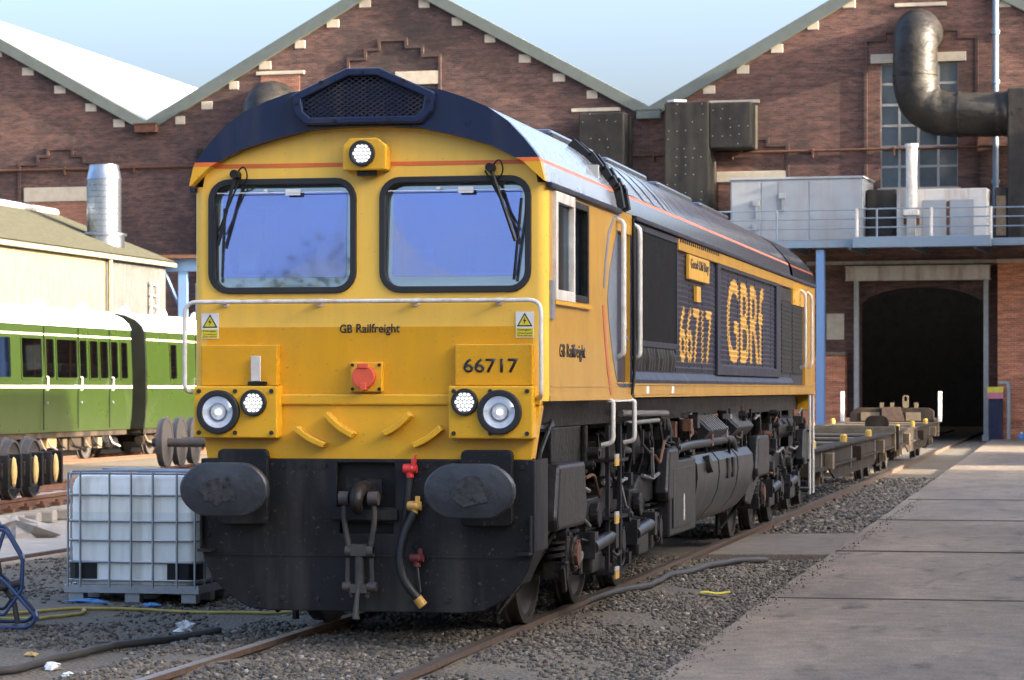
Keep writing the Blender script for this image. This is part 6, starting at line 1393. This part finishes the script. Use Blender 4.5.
# ================================================================ GREEN COACHES
pm('coach_pane', (.012,.011,.010), (.05,.042,.034), 1.9, .1, spec=.8, rvar=.05)
CSEC = [(1.33,.74),(1.385,1.1),(1.40,1.5),(1.40,2.2),(1.375,2.9),(1.345,3.32),(1.28,3.47),(1.1,3.64),(.8,3.77),(.4,3.845),(0,3.865)]
def cx(z):
    for (xa,za),(xb,zb) in zip(CSEC,CSEC[1:]):
        if za <= z <= zb: return xa+(xb-xa)*(z-za)/(zb-za)
    return 1.4
pm('coach_lining', (.16,.11,.07), (.11,.075,.05), 2, .6)
pm('curtain_orange', (.4,.14,.03), None, 4, .8)
def coach(y0, y1, label, wins, doors):
    t = thing('green_coach', label, 'railway coach', (-20.9,y0,0)); BASE[t.name] = (0,y0,0)
    full = CSEC+[(-x,z) for x,z in CSEC[-2::-1]]
    lo = [p for p in CSEC if p[1] <= 3.33]; up = [p for p in CSEC if p[1] >= 3.31]
    a = MB(); a.sheet([[(y0+.02,.74),(y1-.02,.74),(y1-.02,1.5),(y1-.02,2.2),(y1-.02,3.32),(y0+.02,3.32),(y0+.02,2.2),(y0+.02,1.5)]]+[rrect(ya,yb,2.06,2.99,.05,3) for ya,yb in wins], 'x', 0, -.03)
    a.v = [(cx(p[2])+p[0],p[1],p[2]) for p in a.v]; build(a, 'body_side', 'coach_green', t)
    a = MB()
    for (xa,za),(xb,zb) in zip(lo,lo[1:]): a.add([(-xa,y0+.02,za),(-xa,y1-.02,za),(-xb,y1-.02,zb),(-xb,y0+.02,zb),(-xa+.03,y0+.02,za),(-xa+.03,y1-.02,za),(-xb+.03,y1-.02,zb),(-xb+.03,y0+.02,zb)], [(0,1,2,3),(4,7,6,5)])
    build(a, 'body_side', 'coach_green', t)
    a = MB(); a.box(-1.3,1.3,y0+.04,y1-.04,.745,.80); build(a, 'floor', 'wagon_dark', t)
    a = MB(); a.box(-1.3,-1.26,y0+.04,y1-.04,.8,3.3).box(.55,.58,y0+.05,y1-.05,.8,1.5); build(a, 'lining_panel', 'coach_lining', t)
    rs = random.Random(int(y0)+3)
    for k in range(int((y1-y0)/1.35)):
        yy = y0+.5+k*1.35
        a = MB(); a.box(.25,1.2,yy,yy+.16,.8,2.38); st_ = build(a, 'seat', rs.choice(['coach_lining','rust','wood']), t, bevel=.03)
        a = MB(); a.box(.35,1.1,yy-.02,yy+.18,2.2,2.42); build(a, 'headrest', 'white_paint', st_, bevel=.03)
    for ya,yb in wins:
        if yb-ya > .5:
            a = MB(); a.box(1.25,1.28,yb-.2,yb-.06,2.1,2.98); build(a, 'curtain', 'curtain_orange', t)
    a = MB(); a.prism([(x*1.012,z+.004) for x,z in up]+[(-x*1.012,z+.004) for x,z in up[-2::-1]], 'y', y0, y1); rf = build(a, 'roof', 'coach_white', t, smooth=40)
    for ye,d in ((y0,-1),(y1,1)):
        a = MB(); a.prism([(x*.985,z-.02) for x,z in full], 'y', min(ye-d*.02,ye+d*.03), max(ye-d*.02,ye+d*.03)); a.box(-.55,.55,min(ye,ye+d*.45),max(ye,ye+d*.45),.9,3.1); build(a, 'coach_end', 'coach_end', t)
    for z,h in ((3.10,.045),(1.84,.07)):
        a = MB(); a.box(cx(z)-.03,cx(z)+.012,y0+.05,y1-.05,z-h/2,z+h/2); build(a, 'lining', 'coach_cream', t)
    for (ya,yb) in wins:
        z0,z1 = 2.06,2.99; xa,xb = cx(z0),cx(z1)
        a = MB(); v = []
        def P(y,z,d): return (xa+(xb-xa)*(z-z0)/(z1-z0)+d, y, z)
        f_ = MB()
        o_ = rrect(ya-.05,yb+.05,z0-.05,z1+.05,.08,3); i_ = rrect(ya,yb,z0,z1,.05,3)
        f_.sheet([o_,i_], 'x', 0, .02); f_.v = [P(p[1],p[2],p[0]+.002) for p in f_.v]; fr = build(f_, 'window', 'coach_cream' if (yb-ya) < .5 else 'coach_green', t)
        g_ = MB(); g_.prism(i_, 'x', 0, .006); g_.v = [P(p[1],p[2],p[0]+.003) for p in g_.v]; build(g_, 'pane', 'coach_glass', fr)
    for y in doors:
        a = MB(); a.box(cx(2)-.02,cx(2)+.006,y-.008,y+.008,.8,3.3); build(a, 'door_seam', 'coach_end', t)
        a = MB(); a.tube([(1.4,y+.12,1.76),(1.46,y+.12,1.76),(1.46,y+.12,2.08),(1.39,y+.12,2.08)], .018, 6, bend=.03); build(a, 'grab_rail', 'white_paint', t)
        a = MB(); a.cyl((1.39,y+.2,1.45),(1.43,y+.2,1.45),.03,seg=8); build(a, 'door_handle', 'galv', t)
    for y in np.arange(y0+1.2, y1-.4, 3.1):
        for xx in (.35,):
            a = MB(); a.lathe([(0,.16),(.08,.16),(.16,.12),(.2,.05)], 'z', (xx,y,3.83), 12); build(a, 'roof_ventilator', 'coach_white', rf, smooth=50)
    # underframe and running gear
    a = MB(); a.box(-1.25,1.25,y0+.1,y1-.1,.62,.74).box(1.2,1.27,y0+.1,y1-.1,.6,.739); build(a, 'underframe', 'wagon_dark', t)
    rr = random.Random(int(y0))
    y = y0+.5
    while y < y1-.6:
        w_ = rr.uniform(.25,.9); z0 = rr.uniform(.22,.42)
        a = MB()
        if rr.random() < .6: a.box(.75,1.12+rr.uniform(0,.12),y,y+w_,z0,.62)
        else: a.cyl((1.0,y,.42),(1.0,y+w_,.42),.14,seg=12)
        build(a, 'underframe_equipment', rr.choice(['wagon_tan','under','under','under','axlebox_yellow','wagon_dark','rust','wagon_dark']), t, bevel=.02)
        a = MB(); a.tube([(1.15,y,.6),(1.2,y+.1,.4),(1.18,y+w_,.3)], .025, 6, bend=.1); build(a, 'pipe', rr.choice(['steel_grey','wagon_tan','under']), t)
        y += w_+rr.uniform(.05,.5)
    for yc in (y0+3.2, y1-3.2):
        a = MB()
        for s in (-1,1): x0,x1 = sorted((s*.95,s*1.05)); a.prism([(yc-1.6,.55),(yc+1.6,.55),(yc+1.6,.4),(yc+.5,.3),(yc-.5,.3),(yc-1.6,.4)], 'x', x0, x1)
        a.box(-1.0,1.0,yc-.15,yc+.15,.32,.5); bo = build(a, 'bogie', 'wagon_dark', t)
        for dy in (-1.25,1.25):
            for s in (-1,1):
                w_ = wheel_mb(.42); w_.v = [(s*p[0],p[1]+yc+dy,p[2]+.42) for p in w_.v]; w_.v = [(p[0]+s*.765,p[1],p[2]) for p in w_.v]; build(w_, 'wheel', 'wheel_dark', bo, smooth=30)
            b = MB(); b.box(1.0,1.2,yc+dy-.15,yc+dy+.15,.28,.55); build(b, 'axle_box', 'wagon_tan', bo)
    a = MB()
    for s in (-1,1): a.cyl((s*.87,y1,.98),(s*.87,y1+.42,.98),.1,seg=12); a.cyl((s*.87,y1+.42,.98),(s*.87,y1+.47,.98),.2,seg=16)
    build(a, 'buffers', 'under', t)
W1 = [(43.02,44.3),(44.58,45.11),(45.31,46.7),(46.9,47.4),(47.62,48.2),(48.36,48.95),(49.18,49.7),(49.94,50.45)]
W1 += [(40.9,42.3),(39.2,40.6),(37.5,38.9),(35.8,37.2)]
coach(27, 50.85, 'green coach with white roof and a row of windows, left', W1, (44.45,46.8,49.1))
coach(52.0, 73, 'green coach with white roof behind the yellow cab', [(53.95,54.5),(57,58.2),(59.5,60.7)], (56.2,))
for s in (-1,1):
    pass
st = bpy.data.objects.new('coach_track', None); COL.objects.link(st); st['kind'] = 'structure'; st['label'] = 'track under the green coaches'
for s in (-1,1): build(rail_mb(-20.9+s*.7525, 20, 84), 'rail', ['rust','rust'], st)

# ================================================================ CAGED TANK (IBC)
ib = thing('caged_tank', 'white plastic tank in a galvanised cage on a pallet', 'tank', (-3.28,4.75,-.1)); BASE[ib.name] = (0,0,0)
def ip(mb, n, m, parent=None, **k): return build(mb, n, m, parent or ib, **k)
hw,hd = .58,.48
def bottle(z0, z1, r, m_, n_):
    a = MB(); secs = []
    for z,k in ((z0,.95),(z0+.05,1),(z1-.10,1),(z1-.03,.965),(z1,.9)) if n_ == 'bottle' else ((z0,1.),(z1,1.)):
        secs.append([(x*k,y*k,z) for x,y in rrect(-hw,hw,-hd,hd,.09,5)])
    n = len(secs[0]); v = [p for s_ in secs for p in s_]
    a.add(v, [(i*n+j,i*n+(j+1)%n,(i+1)*n+(j+1)%n,(i+1)*n+j) for i in range(len(secs)-1) for j in range(n)]+[tuple(range(n)),tuple(range((len(secs)-1)*n,len(secs)*n))])
    return a
bt = ip(bottle(.16,1.12,0,'',"bottle"), 'bottle', 'ibc_plastic', smooth=50)
a = MB(); a.v = []; q = bottle(.20,.80,0,'','liquid'); q.v = [(x*1.002,y*1.002,z) for x,y,z in q.v]; ip(q, 'liquid', 'ibc_liquid', bt, smooth=50, label='bluish liquid showing through the plastic')
a = MB(); a.cyl((0,0,1.11),(0,0,1.15),.11,seg=20); ip(a, 'lid', 'black', bt)
zs = (.20,.36,.55,.72,.95,1.14); X,Y_ = .605,.505
for z in zs:
    a = MB(); a.tube([(-X+.06,-Y_,z),(X-.06,-Y_,z),(X,-Y_+.06,z),(X,Y_-.06,z),(X-.06,Y_,z),(-X+.06,Y_,z),(-X,Y_-.06,z),(-X,-Y_+.06,z),(-X+.06,-Y_,z)], .011, 6); ip(a, 'cage_ring', 'galv', smooth=50)
for i,xx in enumerate((-.47,-.2,0.0,.2,.42,-.585,.585)):
    for s in (-1,1):
        a = MB(); a.tube([(xx,s*(Y_+.012),.14),(xx,s*(Y_+.012),1.15)], .011, 6); ip(a, 'cage_bar', 'galv', smooth=50)
for yy in (-.35,-.12,.12,.35):
    for s in (-1,1):
        a = MB(); a.tube([(s*(X+.012),yy,.14),(s*(X+.012),yy,1.15)], .011, 6); ip(a, 'cage_bar', 'galv', smooth=50)
for s in (-1,1):
    for e in (-1,1):
        a = MB(); pts_ = [(e*(.33),s*.492,0),(e*.52,s*.492,0),(e*.592,s*.42,0),(e*.592,s*.25,0)]
        for p,q in zip(pts_,pts_[1:]):
            d = Vector(q)-Vector(p); c = (Vector(p)+Vector(q))/2; a.cbox((c.x,c.y,.285),(d.length+.01,.012,.17),(0,0,math.atan2(d.y,d.x)))
        ip(a, 'corner_guard', 'black')
a = MB(); a.box(-.6,.6,-.5,.5,.12,.15).box(-.62,.62,-.52,-.48,.09,.16).box(-.62,.62,.48,.52,.09,.16).box(-.62,-.58,-.479,.479,.09,.16).box(.58,.62,-.479,.479,.09,.16); ip(a, 'pallet_frame', 'galv')
for xx in (-.52,0,.52):
    for yy in (-.43,0,.43): a = MB(); a.box(xx-.07,xx+.07,yy-.06,yy+.06,0,.119); ip(a, 'pallet_foot', 'galv', bevel=.01)
a = MB(); a.tube([(-.55,-.5,1.16),(0,-.44,1.165),(.55,-.5,1.16)], .012, 6); a.tube([(-.55,.3,1.16),(.55,-.3,1.165)], .012, 6); ip(a, 'top_bar', 'galv')

# ================================================================ BLUE HOSE TROLLEY at the left edge
tr_ = thing('hose_trolley', 'blue tubular hose reel trolley cut by the left photo edge', 'trolley', (-3.7,1.5,-.1)); BASE[tr_.name] = (0,0,0)
ox,oy,oz = -3.7,1.5,-.1
def W_(x,y,z): return (x-ox-.03-(.22 if y > 1.8 else 0),y-oy,z-oz)
for k,yy in enumerate((1.4,1.95)):
    a = MB(); a.tube([W_(-3.95,yy,.45),W_(-3.72,yy,.66),W_(-3.29,yy,.69),W_(-3.145,yy,.45),W_(-3.155,yy,.22)], .015, 8, bend=.05); build(a, 'frame_tube', 'trolley_blue', tr_, smooth=50)
    a = MB(); a.tube([W_(-3.40,yy,.36),W_(-3.27,yy,.256),W_(-3.03,yy,.0),W_(-3.10,yy,-.075),W_(-3.55,yy,-.078),W_(-4.2,yy,-.078)], .015, 8, bend=.05); build(a, 'frame_tube', 'trolley_blue', tr_, smooth=50)
    a = MB(); a.tube([W_(-3.155,yy,.22),W_(-3.30,yy,.02),W_(-3.75,yy,.1)], .013, 8, bend=.03).tube([W_(-3.29,yy,.69),W_(-3.42,yy,.3)], .012, 6); build(a, 'frame_tube', 'trolley_blue', tr_, smooth=50)
    a = MB()
    for q in range(7): an = q*math.pi/3.5; a.tube([W_(-3.7,yy,.33),W_(-3.7+.33*math.cos(an),yy,.33+.33*math.sin(an))], .008, 5)
    build(a, 'reel_spoke', 'trolley_blue', tr_)
    a = MB(); a.tube([W_(-3.7+.34*math.cos(q*.2618),yy,.33+.34*math.sin(q*.2618)) for q in range(25)], .014, 6); build(a, 'reel_rim', 'trolley_blue', tr_)
for x_,z_ in ((-3.145,.45),(-3.03,.0),(-3.72,.66)):
    a = MB(); a.tube([W_(x_,1.4,z_),W_(x_,1.95,z_)], .017, 8); build(a, 'cross_tube', 'trolley_blue', tr_, smooth=50)
a = MB()
for q in range(9): a.lathe([(-.02,.22),(0,.24),(.02,.22)], 'y', W_(-3.7,1.46+q*.05,.33), 20)
build(a, 'wound_hose', 'hose_black', tr_, smooth=60)
a = MB(); a.tube([W_(-3.42,1.62,.25),W_(-3.30,1.6,.12),W_(-3.26,1.58,-.06)], .022, 8, bend=.05); a.cyl(W_(-3.4,1.55,.22),W_(-3.25,1.6,.26),.03,seg=10); build(a, 'hose_end', 'hose_black', tr_, smooth=50)
# ================================================================ HOSES AND LITTER ON THE GROUND
def ground_hose(name, label, pts_, r, mat, seed):
    rr = random.Random(seed); P = []
    for (xa,ya),(xb,yb) in zip(pts_,pts_[1:]):
        for k in range(6): t_ = k/6; P.append((xa+(xb-xa)*t_+rr.uniform(-.015,.015), ya+(yb-ya)*t_+rr.uniform(-.015,.015)))
    P.append(pts_[-1]); c = P[len(P)//2]
    z0 = float(gz(c[0],c[1])); a = MB(); a.tube([(x_-c[0],y_-c[1],float(gz(x_,y_))-z0+r*1.25) for x_,y_ in P], r, 8)
    o = build(a, name, mat, smooth=60); o.location = (c[0],c[1],z0); tag(o, label, 'hose'); return o
ground_hose('black_hose', 'black hose lying across the mud in the left foreground', [(-2.9,-2.6),(-2.35,-2.0),(-2.10,-1.3),(-2.06,-.6),(-2.04,.25),(-1.75,.75),(-1.45,1.0)], .03, 'hose_black', 1)
ground_hose('yellow_hose', 'yellow hose trailing past the foot of the caged tank', [(-4.6,2.5),(-3.9,2.72),(-3.45,3.25),(-2.9,3.5),(-2.3,3.42),(-1.6,3.5),(-1.0,3.55)], .014, 'hose_yellow', 2)
ground_hose('yellow_hose', 'loop of yellow hose beside the blue trolley', [(-3.35,3.3),(-3.25,2.9),(-3.5,2.55),(-4.0,2.45),(-4.5,2.6)], .014, 'hose_yellow', 4)
ground_hose('black_pipe', 'black pipe lying on the ballast right of the locomotive', [(.62,3.6),(.74,4.3),(.88,5.2),(1.0,6.4),(1.06,7.6),(1.18,9.0),(1.45,10.0),(1.62,10.5)], .032, 'hose_black', 3)
def crumple(name, label, cat, x_, y_, sx, sy, sz, mat, seed):
    rr = random.Random(seed); a = MB(); n = 10; v = []
    for i in range(5):
        for k in range(n):
            an = 2*math.pi*k/n; q = math.cos(i*math.pi/9)*rr.uniform(.35,1.3); v.append((sx*q*math.cos(an), sy*q*math.sin(an), sz*math.sin(i*math.pi/8)*rr.uniform(.6,1.1)))
    a.add(v, [(i*n+k,i*n+(k+1)%n,(i+1)*n+(k+1)%n,(i+1)*n+k) for i in range(4) for k in range(n)]+[tuple(range(4*n,5*n)), tuple(range(n))[::-1]])
    o = build(a, name, mat); o.location = (x_,y_,float(gz(x_,y_))+.004); tag(o, label, cat)
crumple('white_rag', 'crumpled grey white rag on the ground left of the snowplough', 'rag', -2.02,1.9,.09,.09,.09,'litter_white',1)
crumple('white_rag', 'crumpled white paper beside the black hose', 'rag', -1.98,-1.1,.075,.09,.05,'litter_white',2)
crumple('white_rag', 'small white scrap on the gravel near the bottom left', 'rag', -1.70,-1.55,.045,.05,.03,'litter_white',3)
crumple('blue_tarpaulin', 'scrap of blue plastic sheet under the left end of the caged tank', 'sheet', -3.62,4.06,.24,.07,.035,'tarp_blue',4)
crumple('blue_tarpaulin', 'scrap of blue plastic sheet below the middle of the caged tank', 'sheet', -3.02,4.0,.1,.06,.035,'tarp_blue',5)
crumple('sacking', 'pale crumpled sacking lying on the concrete by the siding', 'rag', -8.05,13.6,.5,.4,.3,'sleeper',7)
crumple('tan_stone', 'small tan lump of wood on the mud by the black hose', 'wood', -2.42,-.35,.06,.04,.035,'axlebox_yellow',8)
a = MB(); v = []
for i in range(7):
    xx = i/6*.27; zz = .012+.006*math.sin(i*1.3); v += [(xx,-.05-.012*math.sin(i*.9),zz),(xx,.05+.01*math.sin(i*1.7),zz+.004)]
n = len(v); v += [(p[0],p[1],p[2]-.006) for p in v]
f = [(2*i,2*i+2,2*i+3,2*i+1) for i in range(6)]; f += [tuple(j+n for j in q[::-1]) for q in f]+[(0,1,n+1,n),(12,n+12,n+13,13)]+[(2*i,n+2*i,n+2*i+2,2*i+2) for i in range(6)]+[(2*i+1,2*i+3,n+2*i+3,n+2*i+1) for i in range(6)]
a.add(v,f); o = build(a, 'yellow_strip', 'tape_yellow'); o.location = (1.55,5.78,float(gz(1.68,5.8))+.028); o.rotation_euler.z = R(12); tag(o, 'flat yellow plastic strip on the ballast by the apron', 'litter')
